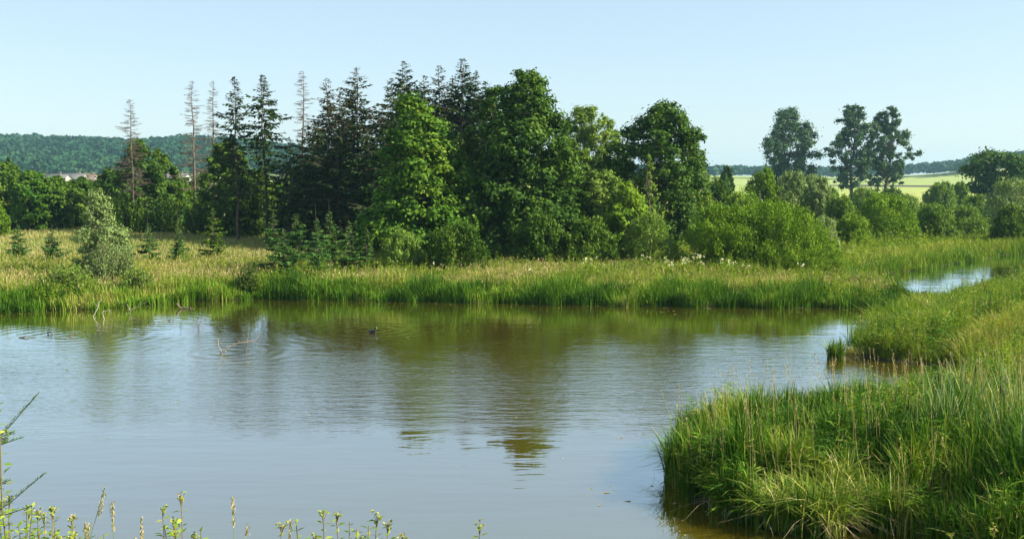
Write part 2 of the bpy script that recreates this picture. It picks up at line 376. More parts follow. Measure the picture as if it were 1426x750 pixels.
# ------------------------------------------------------------------ plant builders
def broadleaf(name, loc, H, R, label, mat, seed, z0=.12, leaf=.17, nleaf=16000, nclump=170, flat=.8, shape='oval', cat='tree', group=None,
              bark=None, gap=0.0, lobe=.22, clump_r=.17, trunk_r=None, narrow=.7, axisz=-.25, fuzz=.38):
    rs = np.random.RandomState(seed); t = thing(name, loc, label, cat, group, rs.uniform(0, 6.28))
    cb = z0 * H
    nclump = int(nclump * 1.45); clump_r *= .92; nleaf = int(nleaf * 1.25)
    tt = rs.uniform(0, 1, nclump * 4)
    prof = {'oval': lambda s: np.sin(math.pi * np.clip(s * .93 + .06, 0, 1)) ** .62,
            'cone': lambda s: np.clip(1.05 - s, 0, 1) ** .66 * (0.72 + .28 * smooth(s / .18)),
            'pyramid': lambda s: np.clip(1.03 - s, 0, 1) ** .88 * (.8 + .2 * smooth(s / .12)) + .03,
            'egg': lambda s: np.clip(1.02 - s, 0, 1) ** .5 * (.72 + .28 * smooth(s / .3)),
            'round': lambda s: np.sqrt(np.clip(1 - (2 * s - 1) ** 2, 0, 1)),
            'dome': lambda s: np.sqrt(np.clip(1 - (s * .98) ** 2.2, 0, 1)),
            'top': lambda s: (np.sin(math.pi * np.clip(s * .9 + .08, 0, 1)) ** .7) * (.55 + .45 * smooth(s / .45))}[shape]
    keep = rs.uniform(0, 1, len(tt)) < (.25 + prof(tt)); tt = tt[keep][:nclump]
    nC = len(tt); az = rs.uniform(0, 2 * math.pi, nC)
    ph = rs.uniform(0, 6.28, 6)
    lob = 1 + lobe * (np.sin(2 * az + ph[0] + 3 * tt) * .5 + np.sin(3 * az + ph[1] - 5 * tt) * .5 + .55 * np.sin(5 * az + 9 * tt + ph[2]) + .4 * np.sin(13 * tt + ph[3]))
    rad = R * prof(tt) * lob * rs.uniform(.12, 1, nC) ** .5
    Cc = np.stack([rad * np.cos(az), rad * np.sin(az), cb + tt * (H - cb) * (1 - clump_r * .25)], 1)
    Cc[:, :2] += R * .10 * np.sin(tt * 4 + ph[4])[:, None] * np.array([math.cos(ph[5]), math.sin(ph[5])])
    rc = clump_r * R * rs.uniform(.65, 1.45, nC) * (0.75 + .35 * prof(tt))
    if gap > 0:
        k = (np.sin(az * 3 + tt * 11 + ph[3]) + np.sin(tt * 17 + ph[2] + az)) > (-2 + 2.6 * gap)
        Cc, rc = Cc[k], rc[k]; nC = len(rc)
    wgt = rc ** 2; cnt = np.maximum((wgt / wgt.sum() * nleaf).astype(int), 4)
    idx = np.repeat(np.arange(nC), cnt); N = len(idx)
    d = rdir(N, rs); d[:, 2] = np.where(rs.uniform(size=N) < .35, np.abs(d[:, 2]), d[:, 2])
    q = d * (rs.uniform(.05, 1, N) ** .45)[:, None] * (1 + fuzz * rs.normal(size=(N, 1)))
    P = Cc[idx] + q * rc[idx][:, None] * np.array([1, 1, flat])
    outw = unit(Cc[idx] * np.array([1, 1, .15]) - np.array([0, 0, 0]))
    nrm = unit(d * .95 + outw * .3 + np.array([0, 0, .4]) + rs.normal(size=(N, 3)) * .5)
    ax = unit(np.cross(nrm, rdir(N, rs)) + outw * .35 + np.array([0, 0, axisz]))
    tn = np.clip(.42 + .14 * rs.normal(size=N) + (rs.uniform(-.2, .2, nC))[idx] + .12 * (rs.uniform(size=N) > .93), 0, 1)
    mbc = MB(); Ls = leaf * 1.15 * rs.uniform(.6, 1.45, N); cards(mbc, P, ax, nrm, Ls, Ls * narrow, tn, rs)
    mbt = MB(); tr = trunk_r or max(.05, H * .016)
    zz = np.linspace(-.25, H * .9, 9); wx = np.cumsum(rs.normal(0, .012 * H, 9)); wy = np.cumsum(rs.normal(0, .012 * H, 9))
    TP = np.stack([wx - wx[0], wy - wy[0], zz], 1); TRr = tr * (1 - .9 * np.linspace(0, 1, 9)) ; TRr[0] *= 1.4
    tube(mbt, TP, TRr, 8)
    ks = rs.choice(nC, min(nC, 46), replace=False); ks = ks[Cc[ks, 2] > .12 * H]
    hz = np.clip(Cc[ks, 2] * rs.uniform(.45, .8, len(ks)), .08 * H, .85 * H)
    A = np.stack([np.interp(hz, zz, TP[:, 0]), np.interp(hz, zz, TP[:, 1]), hz], 1); B = Cc[ks]
    Mm = A * .45 + B * .55; Mm[:, 2] -= .08 * np.linalg.norm(B - A, axis=1)
    r0 = tr * (1 - hz / H) * .34 + .010
    many_tubes(mbt, A, Mm, B, r0, r0 * .25, 4, 5, rs.uniform(.2, .7, len(ks)))
    mbt.build('trunk', bark or M_bark, t); mbc.build('crown', mat, t)
    return t

def bush(name, loc, H, R, label, mat, seed, nspray=210, nleaf=15000, leaf=.16, narrow=.28, cat='bush', group=None, upright=.6, depth=None, lobes=.13, spray_w=.17):
    """upright wands from the root, leaves along their outer part"""
    rs = np.random.RandomState(seed); t = thing(name, loc, label, cat, group, 0)
    Ry = depth or R
    az = rs.uniform(0, 2 * math.pi, nspray); el = np.arcsin(rs.uniform(.02, 1, nspray) ** .8)
    ph = rs.uniform(0, 6.28, 4)
    k = 1 + lobes * (np.sin(3 * az + ph[0]) * .6 + np.sin(5 * az + ph[1] + 3 * el) * .5 + np.sin(7 * el + 2 * az + ph[2]) * .5) + rs.normal(0, .035, nspray)
    k = k * rs.uniform(.8, 1.0, nspray)
    B = np.stack([R * np.cos(az) * np.cos(el) * k, Ry * np.sin(az) * np.cos(el) * k, .96 * H * np.sin(el) * k + .06 * H], 1)
    spread = rs.uniform(.15, .5, nspray)[:, None]
    A = B * np.array([1, 1, 0]) * spread; A[:, 2] = -.05
    Mm = A * .35 + B * .65; Mm[:, 2] = B[:, 2] * (.35 * upright + .15)
    mbs = MB(); many_tubes(mbs, A, Mm, B, .012 + .004 * H, .004, 4, 4, rs.uniform(.2, .8, nspray))
    per = nleaf // nspray; N = per * nspray; idx = np.repeat(np.arange(nspray), per)
    u = rs.uniform(.22, 1.03, N) ** .8; uu = u[:, None]
    P = (1 - uu) ** 2 * A[idx] + 2 * uu * (1 - uu) * Mm[idx] + uu ** 2 * B[idx]
    tan = unit(2 * (1 - uu) * (Mm[idx] - A[idx]) + 2 * uu * (B[idx] - Mm[idx]))
    wv = spray_w * R * (1.15 - u * .75) * rs.uniform(.2, 1, N)
    P = P + rdir(N, rs) * wv[:, None]; P[:, 2] = np.maximum(P[:, 2], .05)
    ax = unit(tan * .8 + rdir(N, rs) * .75 + np.array([0, 0, .15])); nrm = rdir(N, rs) + np.array([0, 0, .5])
    tn = np.clip(.42 + .15 * rs.normal(size=N) + rs.uniform(-.22, .22, nspray)[idx], 0, 1)
    mbf = MB(); Ls = leaf * rs.uniform(.6, 1.3, N); cards(mbf, P, ax, nrm, Ls, Ls * narrow, tn, rs)
    mbs.build('stems', M_bark, t); mbf.build('foliage', mat, t)
    return t

def spruce(name, loc, H, R, label, seed, mat=None, dens=1.0, base=.08, brown=0.0, dead=False, cat='spruce', group=None, tw=.34, sparse_low=0.0, whorls=None, powr=.8, droop=.22, leader=0.0, sat=.42):
    rs = np.random.RandomState(seed); t = thing(name, loc, label, cat, group, 0)
    mat = mat or M_spruce
    mbt = MB(); zz = np.linspace(-.25, H, 8); jit = rs.normal(0, .006 * H, (8, 2)); jit[0] = 0
    tr = max(.03, .011 * H); tube(mbt, np.concatenate([jit, zz[:, None]], 1), tr * (1 - .93 * np.linspace(0, 1, 8)), 7, .4 if not dead else .7)
    nw = whorls or int(H * 2.6)
    A = []; B = []; Mm = []; Ln = []; Tt = []
    nbr = nw * 7 if not dead else nw * 4
    lob = rs.uniform(0, 6.28, 3)
    for k in range(nbr):
        tz = base + (1 - leader - base) * ((k + rs.uniform()) / nbr) ** .92
        s = max(0, (tz - base) / (1 - base - leader))
        if rs.uniform() < sparse_low * (1 - s) * .8: continue
        az = rs.uniform(0, 2 * math.pi)
        if dead: sat = .85
        L = R * (min(1, (1 - s) / sat) ** powr * (.6 + .4 * smooth(s / .15)) + .035) * (1 + .28 * math.sin(2 * az + lob[0] + 9 * s) * math.sin(14 * s + lob[1]))
        Lq = L * rs.uniform(.5, 1.12)
        if dead: Lq *= rs.uniform(.55, 1.1)
        z = tz * H + rs.normal(0, .05)
        dr = droop * Lq * (1.25 - s * 1.9) + rs.normal(0, .07) * Lq
        A.append((0, 0, z)); B.append((math.cos(az) * Lq, math.sin(az) * Lq, min(z - dr + .1 * Lq, H * .995)))
        Mm.append((math.cos(az) * Lq * .55, math.sin(az) * Lq * .55, z - dr * .9)); Ln.append(Lq); Tt.append(rs.uniform(-.2, .2))
    A, B, Mm, Ln, Tt = map(np.array, (A, B, Mm, Ln, Tt))
    r0 = .012 + .006 * Ln
    mbb = mbt if not dead else MB()
    many_tubes(mbb, A, Mm, B, r0, r0 * .3, 4, 4, rs.uniform(.2, .8, len(Ln)))
    if dead:
        # fine bare twigs
        n_ = (Ln * 26).astype(int) + 4; idx = np.repeat(np.arange(len(Ln)), n_); N = len(idx); u = rs.uniform(.2, 1, N)[:, None]
        P = (1 - u) ** 2 * A[idx] + 2 * u * (1 - u) * Mm[idx] + u ** 2 * B[idx]
        dirv = unit(B[idx] - A[idx]); sd_ = unit(np.cross(dirv, [0, 0, 1.0])) * np.where(rs.uniform(size=N) < .5, -1, 1)[:, None]
        E = P + (dirv * .5 + sd_ * .8 + rs.normal(0, .25, (N, 3)) - np.array([0, 0, .25])) * (rs.uniform(.12, .42, N) * (1.1 - u[:, 0] * .5))[:, None]
        many_tubes(mbb, P, (P + E) / 2, E, .008, .005, 1, 3, rs.uniform(.2, .9, N))
        mbt.build('trunk', M_deadtree, t); mbb.build('branches', M_deadtree, t)
        return t
    n_ = np.maximum((Ln * 19 * dens / (tw / .34)).astype(int), 5); idx = np.repeat(np.arange(len(Ln)), n_); N = len(idx); u = rs.uniform(.08, 1.02, N)
    uu = u[:, None]; P = (1 - uu) ** 2 * A[idx] + 2 * uu * (1 - uu) * Mm[idx] + uu ** 2 * B[idx]
    dirv = unit(B[idx] - A[idx]); sgn = np.where(rs.uniform(size=N) < .5, -1, 1)[:, None]
    sd_ = unit(np.cross(dirv, [0, 0, 1.0])) * sgn
    ax = unit(dirv * .75 + sd_ * rs.uniform(.2, 1, (N, 1)) + np.stack([0 * u, 0 * u, rs.normal(-.32, .35, N)], 1))
    Lt = tw * rs.uniform(.5, 1.2, N) * (1.15 - .5 * u) * np.clip(Ln[idx] / (.9 * tw / .34), .5, 1)
    P = P + ax * Lt[:, None] * .5
    nrm = unit(np.array([0, 0, 1.0]) + rs.normal(0, .5, (N, 3)))
    tn = np.clip(.4 + Tt[idx] + .15 * rs.normal(size=N), 0, 1)
    mbf = MB(); sel = rs.uniform(size=N) < brown
    wd = Lt * .42
    g = ~sel
    cards(mbf, P[g], ax[g], nrm[g], Lt[g], wd[g], tn[g], rs, 0); cards(mbf, P[sel], ax[sel], nrm[sel], Lt[sel], wd[sel] * .7, tn[sel], rs, 1)
    mbt.build('trunk', M_bark, t); mbf.build('crown', [mat, M_brownn], t)
    return t

def place(px, top, D):
    """base point and height of a plant whose tip shows at pixel (px, top) at distance D"""
    x, y, z = vp(px, top, D); g = gz1(x, y)
    return (x, y, g - .03), z - g
def W(px, D): return px / F * D

# ------------------------------------------------------------------ far woods on the hills
def canopy(name, sel, spacing, ncard, csize, label, seed, r0=.9, hh=10):
    rs = np.random.RandomState(seed)
    pts = sel(rs, spacing); x, y = pts[:, 0], pts[:, 1]; z = gz(x, y, np.full(len(x), 50.0))
    N = len(x); rr = spacing * rs.uniform(.5, .95, N) * r0; h_ = hh * rs.uniform(.75, 1.35, N)
    idx = np.repeat(np.arange(N), ncard); K = len(idx); d = rdir(K, rs); d[:, 2] = np.abs(d[:, 2]) * 1.0 - .25
    P = np.stack([x, y, z + h_ * .55], 1)[idx] + d * np.stack([rr, rr, h_ * .5], 1)[idx] * rs.uniform(.7, 1.05, (K, 1))
    nrm = unit(d + rs.normal(0, .5, (K, 3))); ax = np.cross(nrm, rdir(K, rs))
    tn = np.clip(.45 + rs.uniform(-.3, .3, N)[idx] + rs.normal(0, .08, K), 0, 1)
    m = MB(); s = csize * rs.uniform(.6, 1.3, K); cards(m, P, ax, nrm, s, s * .85, tn, rs)
    o = m.build(name, M_wood); tag(o, label, 'wood', kind='stuff'); return o
def sel_left(rs, sp):
    y = np.arange(640, 1020, sp); P = []
    for q in y: xx = np.arange(-.62 * q, .16 * q, sp); P.append(np.stack([xx + rs.uniform(-sp, sp, len(xx)) * .5, q + rs.uniform(-sp, sp, len(xx)) * .5], 1))
    return np.concatenate(P)
def sel_right(rs, sp):
    y = np.arange(860, 1040, sp); P = []
    for q in y:
        xx = np.arange(.10 * q, .66 * q, sp); xx = xx[(np.interp(xx / q, RIDGE_X, RIDGE_Y) < 228.5) | (q > 930)]
        P.append(np.stack([xx + rs.uniform(-sp, sp, len(xx)) * .5, q + rs.uniform(-sp, sp, len(xx)) * .5], 1))
    return np.concatenate(P)
canopy('hillside_wood', sel_left, 9.5, 60, 3.2, 'hazy blue green wood covering the long low hill behind the conifers', 3)
canopy('hillside_wood', sel_right, 9.5, 60, 3.2, 'hazy blue green wood on the far hill beyond the pale field', 4)
print('woods')

# ------------------------------------------------------------------ village houses glimpsed between the trees
M_wall = simple('grey_render', (.36, .35, .33)); M_roof = simple('grey_roof_tiles', (.11, .105, .11)); M_roof2 = simple('brown_roof_tiles', (.12, .085, .07)); M_glass = simple('dark_window_glass', (.05, .06, .07), .1, .5); M_frame = simple('white_window_frame', (.75, .75, .73))
def box(m, c, s):
    x, y, z = c; a_, b_, c_ = s[0] / 2, s[1] / 2, s[2] / 2
    V = [(x + i_ * a_, y + j_ * b_, z + k_ * c_) for i_ in (-1, 1) for j_ in (-1, 1) for k_ in (-1, 1)]
    m.add(V, [[0, 1, 3, 2], [4, 6, 7, 5], [0, 4, 5, 1], [2, 3, 7, 6], [0, 2, 6, 4], [1, 5, 7, 3]])
def house(px, top, D, wd, dp, hwall, roof, label, rz=0.0, group='village houses glimpsed above the hedge'):
    x, y, z = vp(px, top, D); g = gz1(x, y); Hh = z - g
    t = thing('village_house', (x, y, g), label, 'house', group, rz)
    hw = Hh * hwall; m = MB()
    V = [(-wd / 2, -dp / 2, -.5), (wd / 2, -dp / 2, -.5), (wd / 2, dp / 2, -.5), (-wd / 2, dp / 2, -.5), (-wd / 2, -dp / 2, hw), (wd / 2, -dp / 2, hw), (wd / 2, dp / 2, hw), (-wd / 2, dp / 2, hw), (-wd / 2, 0, Hh - .2), (wd / 2, 0, Hh - .2)]
    m.add(V, [[0, 1, 5, 4], [2, 3, 7, 6], [1, 2, 6, 5], [3, 0, 4, 7]]); m.add(V, [[5, 6, 9], [7, 4, 8]]); m.build('wall', M_wall, t)
    r = MB(); o_ = .5; sl_ = (Hh - hw) / (dp / 2)
    for s in (-1, 1):
        V = [(-wd / 2 - o_, s * (dp / 2 + o_), hw - sl_ * o_), (wd / 2 + o_, s * (dp / 2 + o_), hw - sl_ * o_), (wd / 2 + o_, 0, Hh), (-wd / 2 - o_, 0, Hh)]
        V2 = [(a_, b_, c_ + .22) for a_, b_, c_ in V]
        r.add(V + V2, [[0, 1, 2, 3], [4, 7, 6, 5], [0, 4, 5, 1], [1, 5, 6, 2], [2, 6, 7, 3], [3, 7, 4, 0]])
    ro = r.build('roof', roof, t)
    c_ = MB(); box(c_, (wd * .2, .8, Hh + .3), (.7, .7, 1.6)); c_.build('chimney', M_roof2, ro)
    k = 0
    nw = max(2, int(wd / 3.2))
    for i_ in range(nw):
        for fl in range(max(1, int(hw / 2.7))):
            q = MB(); cx = -wd / 2 + wd * (i_ + .5) / nw; zc = 1.5 + fl * 2.7
            box(q, (cx, -dp / 2 - .02, zc), (1.2, .10, 1.3)); wo = q.build('window', M_frame, t)
            q = MB(); box(q, (cx, -dp / 2 - .07, zc), (1.0, .06, 1.1)); q.build('pane', M_glass, wo)
house(76, 243, 430, 11, 9, .62, M_roof, 'grey roofed house, leftmost one glimpsed above the left hedge trees')
house(104, 242, 440, 9, 9, .62, M_roof, 'house with pale wall glimpsed above the hedge beside the bushy grey willow')
house(124, 243, 445, 7, 8, .6, M_roof2, 'small brown roofed house just left of the withered spruce top')
house(228, 238, 430, 12, 9, .6, M_roof, 'wide grey roofed house glimpsed between the bare spruces')
house(247, 242, 445, 9, 9, .75, M_roof, 'white walled house glimpsed right of the wide grey roof')

# ------------------------------------------------------------------ trees
B_ = broadleaf
sd_n = [100]
def nseed(): sd_n[0] += 7; return sd_n[0]
def deciduous(px, top, D, hw, label, mat, name='broadleaf_tree', **k):
    loc, H = place(px, top, D); return broadleaf(name, loc, H, W(hw, D), label, mat, nseed(), **k)
def conifer(px, top, D, hw, label, name='spruce_tree', **k):
    loc, H = place(px, top, D); return spruce(name, loc, H, W(hw, D), label, nseed(), **k)
def shrub(px, top, D, hw, label, mat, name='willow_bush', **k):
    loc, H = place(px, top, D); return bush(name, loc, H, W(hw, D), label, mat, nseed(), **k)

# left hedge of broadleaved trees
for (px, top, D, hw, mat, lab) in [
    (-60, 215, 104, 46, M_mid, 'leafy green tree cut by the left picture edge'),
    (8, 222, 104, 36, M_mid, 'tallest rounded tree of the left hedge'),
    (44, 236, 100, 34, M_maple, 'low bushy tree second from the left in the hedge'),
    (80, 243, 102, 30, M_mid, 'low round tree in the hedge under the grey village roofs'),
    (112, 245, 106, 26, M_mid, 'low tree behind the crown of the bushy grey willow'),
    (152, 232, 108, 28, M_oak, 'dark tree just left of the leftmost bare spruce'),
    (196, 192, 100, 34, M_oak, 'leafy tree growing around the leftmost bare spruce trunk'),
    (222, 205, 104, 24, M_mid, 'slender leafy tree just right of the leftmost bare spruce'),
    (246, 242, 108, 24, M_mid, 'low tree below the white walled village house'),
    (314, 190, 90, 34, M_mid, 'broad dark leafy tree in front of the twin bare spruces'),
    (352, 232, 92, 28, M_mid, 'low leafy tree at the foot of the slim pruned spruce'),
    (385, 250, 95, 22, M_maple, 'small leafy tree between the slim spruce and the dark conifers')]:
    deciduous(px, top, D, hw, lab, mat, leaf=.24, nleaf=12000, nclump=130, z0=.02, shape='oval')
for k_, (px, top, lab) in enumerate([(-30, 240, 'dim tree of the back row at the left edge'), (26, 250, 'dim back row tree between the tallest hedge tree and the low bushy one'), (62, 256, 'dim back row tree under the leftmost grey roof'), (96, 258, 'dim back row tree under the pale walled house'), (134, 252, 'dim back row tree between the grey willow top and the dark tree'), (172, 240, 'dim back row tree behind the leftmost bare spruce'), (262, 246, 'dim back row tree behind the left twin bare spruce'), (288, 236, 'dim back row tree behind the right twin bare spruce'), (338, 236, 'dim back row tree between the slender and the slim spruce'), (372, 248, 'dim back row tree behind the slim pruned spruce'), (404, 240, 'dim back row tree behind the outer dark spruce'), (436, 246, 'dim back row tree behind the bare leader spruce'), (470, 240, 'dim back row tree behind the broad middle spruce'), (505, 236, 'dim back row tree behind the browned tall spruce'), (540, 232, 'dim back row tree behind the withered brown spruce'), (604, 215, 'dim back row tree behind the bright broadleaf'), (660, 200, 'dim back row tree behind the narrow pointed tree')]):
    deciduous(px, top, 118, 30, lab, M_oak, leaf=.28, nleaf=7000, nclump=80, z0=.0, shape='oval')
for (px, top, D, hw, mat, lab) in [
    (-8, 282, 92, 22, M_willow_b, 'bright green bush on the left edge beside the straw meadow'),
    (178, 268, 96, 32, M_mid, 'dark undergrowth bush at the foot of the leftmost bare spruce'),
    (232, 272, 97, 30, M_oak, 'dark undergrowth bush in the middle of the meadow edge'),
    (285, 262, 94, 34, M_oak, 'dark undergrowth bush below the twin bare spruces'),
    (345, 272, 92, 30, M_mid, 'dark undergrowth bush below the slim pruned spruce')]:
    shrub(px, top, D, hw, lab, mat, name='undergrowth_bush', leaf=.24, narrow=.6, nleaf=8000, nspray=130)

# bare spruces
for (px, top, D, hw, lab) in [
    (181, 138, 97, 36, 'bare dead spruce standing alone, leftmost of the dead trees'),
    (267, 112, 95, 36, 'bare dead spruce, left one of the twin pair'),
    (295, 112, 98, 26, 'bare dead spruce, right one of the twin pair'),
    (421, 98, 90, 34, 'bare dead spruce between the slim spruce and the brown one')]:
    conifer(px, top, D, hw, lab, name='dead_spruce', dead=True, base=.3, cat='dead tree', whorls=34)
conifer(326, 106, 86, 27, 'slender dark spruce behind the broad dark leafy tree', base=.25, sparse_low=.5, droop=.35, tw=.5, dens=.9)
conifer(366, 104, 84, 27, 'slim spruce with its long bare lower trunk in the open', base=.42, sparse_low=.6, droop=.35, tw=.5, dens=.9)
# dark conifer group
for (px, top, D, hw, br, lab, k) in [
    (455, 108, 86, 24, .6, 'half brown spruce, first tall one of the dark conifer group', dict(base=.1)),
    (437, 172, 82, 34, .10, 'dark spruce with bare leader at the left end of the conifer group', dict(base=.02)),
    (403, 192, 84, 28, .05, 'lower dark spruce at the outer left of the conifer group', dict(base=.02)),
    (497, 93, 84, 28, .38, 'tall spruce with browned right side above the dark conifers', dict(base=.1)),
    (478, 150, 80, 36, .25, 'thin topped spruce in front of the two brownish tall ones', dict(base=.02)),
    (530, 150, 84, 30, .5, 'withered brown spruce left of the tall central spruce', dict(base=.02)),
    (512, 186, 76, 34, .0, 'dark spruce just left of the bright green broadleaf', dict(base=.0)),
    (562, 84, 78, 36, .08, 'tall central spruce rising behind the bright green broadleaf', dict(base=.05)),
    (612, 90, 80, 24, .5, 'thin brownish spruce right of the tall central one', dict(base=.1)),
    (645, 81, 79, 34, .0, 'tallest dark spruce, left of the massive dark broadleaf', dict(base=.05)),
    (600, 150, 82, 40, .0, 'dense dark spruce filling the gap behind the bright broadleaf', dict(base=.02)),
    (630, 140, 84, 40, .1, 'dense dark spruce below the two tallest tops', dict(base=.02)),
    (545, 108, 86, 28, .2, 'dark spruce close left of the tall central one', dict(base=.05)),
    (592, 104, 86, 28, .1, 'dark spruce close right of the tall central one', dict(base=.05)),
    (472, 122, 88, 26, .5, 'brown topped spruce between the half brown one and the browned tall one', dict(base=.05)),
    (630, 108, 86, 28, .1, 'dark spruce between the thin brownish and the tallest one', dict(base=.05)),
    (662, 98, 86, 26, .0, 'dark spruce close right of the tallest one', dict(base=.05)),
    (470, 200, 78, 44, .0, 'broad dark spruce filling the middle of the conifer group', dict(base=.0)),
    (425, 222, 80, 40, .0, 'broad low dark spruce behind the young thicket', dict(base=.0)),
    (540, 200, 74, 40, .0, 'broad dark spruce directly left behind the bright broadleaf', dict(base=.0)),
    (677, 112, 84, 34, .0, 'dark spruce half hidden by the massive dark broadleaf', dict(base=.02))]:
    conifer(px, top, D, hw * 1.5, lab, brown=br, tw=.46, dens=1.15, **k)

deciduous(583, 131, 64, 112, 'big bright green broadleaf tree with pointed crown in the middle', M_maple, leaf=.20, nleaf=40000, nclump=280, shape='pyramid', flat=.6, z0=.05, clump_r=.13, lobe=.14)
deciduous(652, 166, 66, 30, 'narrow pointed green tree squeezed between the two biggest broadleaves', M_mid, leaf=.18, nleaf=12000, nclump=110, shape='cone', z0=.05)
deciduous(730, 92, 64, 84, 'massive dark green broadleaf tree, tallest of the broadleaves', M_oak, leaf=.20, nleaf=34000, nclump=270, shape='egg', flat=.8, z0=.04, clump_r=.15, lobe=.2)
deciduous(690, 112, 68, 48, 'dark broadleaf shoulder tree growing into the left of the massive one', M_oak, leaf=.2, nleaf=14000, nclump=130, shape='egg', z0=.05)
deciduous(820, 146, 80, 52, 'pale green feathery tree between the two dark broadleaves', M_willow, name='willow_tree', leaf=.2, nleaf=26000, nclump=230, narrow=.4, shape='dome', z0=.3, clump_r=.13)
deciduous(852, 172, 84, 22, 'small pale feathery tree against the left of the round dark tree', M_willow, name='willow_tree', leaf=.22, nleaf=7000, nclump=80, narrow=.4, z0=.1)
deciduous(798, 190, 68, 42, 'mid green leafy tree below the pale feathery one', M_mid, leaf=.2, nleaf=16000, nclump=150, z0=.03, flat=.5)
deciduous(838, 232, 66, 40, 'low spreading willow tree left of the round dark tree', M_willow, name='willow_tree', leaf=.2, nleaf=14000, nclump=140, narrow=.4, z0=.02)
deciduous(872, 250, 64, 34, 'low spreading willow in front of the round dark tree', M_willow_b, name='willow_tree', leaf=.18, nleaf=12000, nclump=120, narrow=.4, z0=.02)
deciduous(905, 212, 70, 16, 'thin light green sapling before the round dark tree', M_willow, name='willow_tree', leaf=.16, nleaf=4500, nclump=60, narrow=.4, z0=.1, shape='cone')
deciduous(924, 138, 76, 63, 'round dark tree standing at the right end of the wood', M_oak, leaf=.2, nleaf=26000, nclump=210, shape='oval', flat=.8, z0=.06, clump_r=.17)
deciduous(970, 170, 86, 24, 'pale feathery tree peeping out right of the round dark tree', M_willow, name='willow_tree', leaf=.22, nleaf=7000, nclump=80, narrow=.4, z0=.05)

# bushes in front of the wood
for (px, top, D, hw, mat, lab, k) in [
    (636, 312, 56, 42, M_mid, 'round dark bush at the foot of the bright green broadleaf', dict(leaf=.13, narrow=.5)),
    (560, 322, 57, 34, M_willow, 'low bush under the left side of the bright green broadleaf', dict(leaf=.13)),
    (752, 300, 60, 40, M_mid, 'bush at the foot of the massive dark broadleaf', dict(leaf=.15, narrow=.5)),
    (820, 305, 60, 40, M_mid, 'bush below the low spreading willow', dict(leaf=.15, narrow=.5)),
    (906, 300, 61, 44, M_willow, 'rounded willow bush left of the wide bright bush', dict(leaf=.13)),
    (1010, 286, 59, 58, M_willow_b, 'bright green willow bush, left half of the wide pair', dict(leaf=.13, nleaf=48000, nspray=560, spray_w=.10)),
    (1085, 284, 59, 74, M_willow_b, 'bright green willow bush, wide right half of the pair', dict(leaf=.13, nleaf=60000, nspray=700, spray_w=.09)),
    (1148, 300, 62, 22, M_silver, 'small silvery bush against the right side of the wide bright bush', dict(leaf=.13)),
    (968, 268, 78, 40, M_willow, 'soft green bush below the round dark tree', dict(leaf=.18)),
    (1000, 248, 105, 26, M_mid, 'mid green bush beyond the soft green one', dict(leaf=.24)),
    (1012, 232, 150, 12, M_oak, 'small dark tree on the rim of the pale field', dict(leaf=.4, narrow=.7)),
    (1040, 268, 95, 36, M_willow_b, 'light green bush behind the wide bright pair', dict(leaf=.22)),
    (1066, 232, 100, 26, M_willow_b, 'pointed light green bush left below the lone poplar', dict(leaf=.24)),
    (1105, 240, 100, 30, M_silver, 'silvery willow right below the lone poplar', dict(leaf=.24)),
    (1138, 242, 97, 24, M_silver, 'silvery willow between the lone poplar and the poplar pair', dict(leaf=.24)),
    (1170, 274, 92, 26, M_willow, 'grey green bush below the silvery willows', dict(leaf=.22)),
    (1186, 300, 78, 26, M_willow_b, 'small yellow green bush beside the dome shaped dark bush', dict(leaf=.16)),
    (1204, 264, 130, 26, M_willow, 'bush below the left stem of the poplar pair', dict(leaf=.3)),
    (1232, 272, 86, 44, M_willow_b, 'dome shaped dark bush in the open fen', dict(leaf=.18, narrow=.4, nleaf=18000)),
    (1262, 274, 120, 28, M_willow, 'bush behind the dome shaped dark bush', dict(leaf=.26)),
    (1300, 284, 88, 28, M_willow, 'dark bush next right of the dome shaped one', dict(leaf=.18, narrow=.4)),
    (1340, 288, 92, 32, M_willow, 'grey green bush with flat top in the row at right', dict(leaf=.2)),
    (1310, 255, 150, 22, M_willow, 'small bush out on the pale field, left of two', dict(leaf=.34)),
    (1336, 254, 155, 14, M_willow, 'small bush out on the pale field, right of two', dict(leaf=.34)),
    (1150, 262, 140, 22, M_willow, 'mid green bush half hidden behind the silvery willows', dict(leaf=.3)),
    (1240, 266, 160, 22, M_mid, 'low bush at the foot of the right poplar stem', dict(leaf=.36)),
    (1360, 272, 118, 22, M_willow, 'bush left below the rounded dark oak', dict(leaf=.26)),
    (1410, 252, 100, 40, M_silver, 'silvery willow at the right edge below the dark oak', dict(leaf=.22)),
    (1412, 288, 84, 30, M_mid, 'dark green dome bush at the right picture edge', dict(leaf=.18, narrow=.45)),
    (1470, 270, 96, 40, M_willow, 'willow bush just beyond the right picture edge', dict(leaf=.22)),
    (1352, 304, 90, 24, M_willow, 'low grey green bush in front of the flat topped one', dict(leaf=.18))]:
    wide = hw > 55
    deciduous(px, top, D, hw, lab, mat, name='willow_bush', cat='bush', leaf=k.get('leaf', .2) * (.95 if D >= 84 else 1), nleaf=26000 if wide else 12000, nclump=260 if wide else 110, narrow=max(.35, k.get('narrow', .35)), shape='dome', z0=.0, clump_r=.105 if wide else .16, lobe=.14, axisz=.9, flat=1.5, trunk_r=.05)

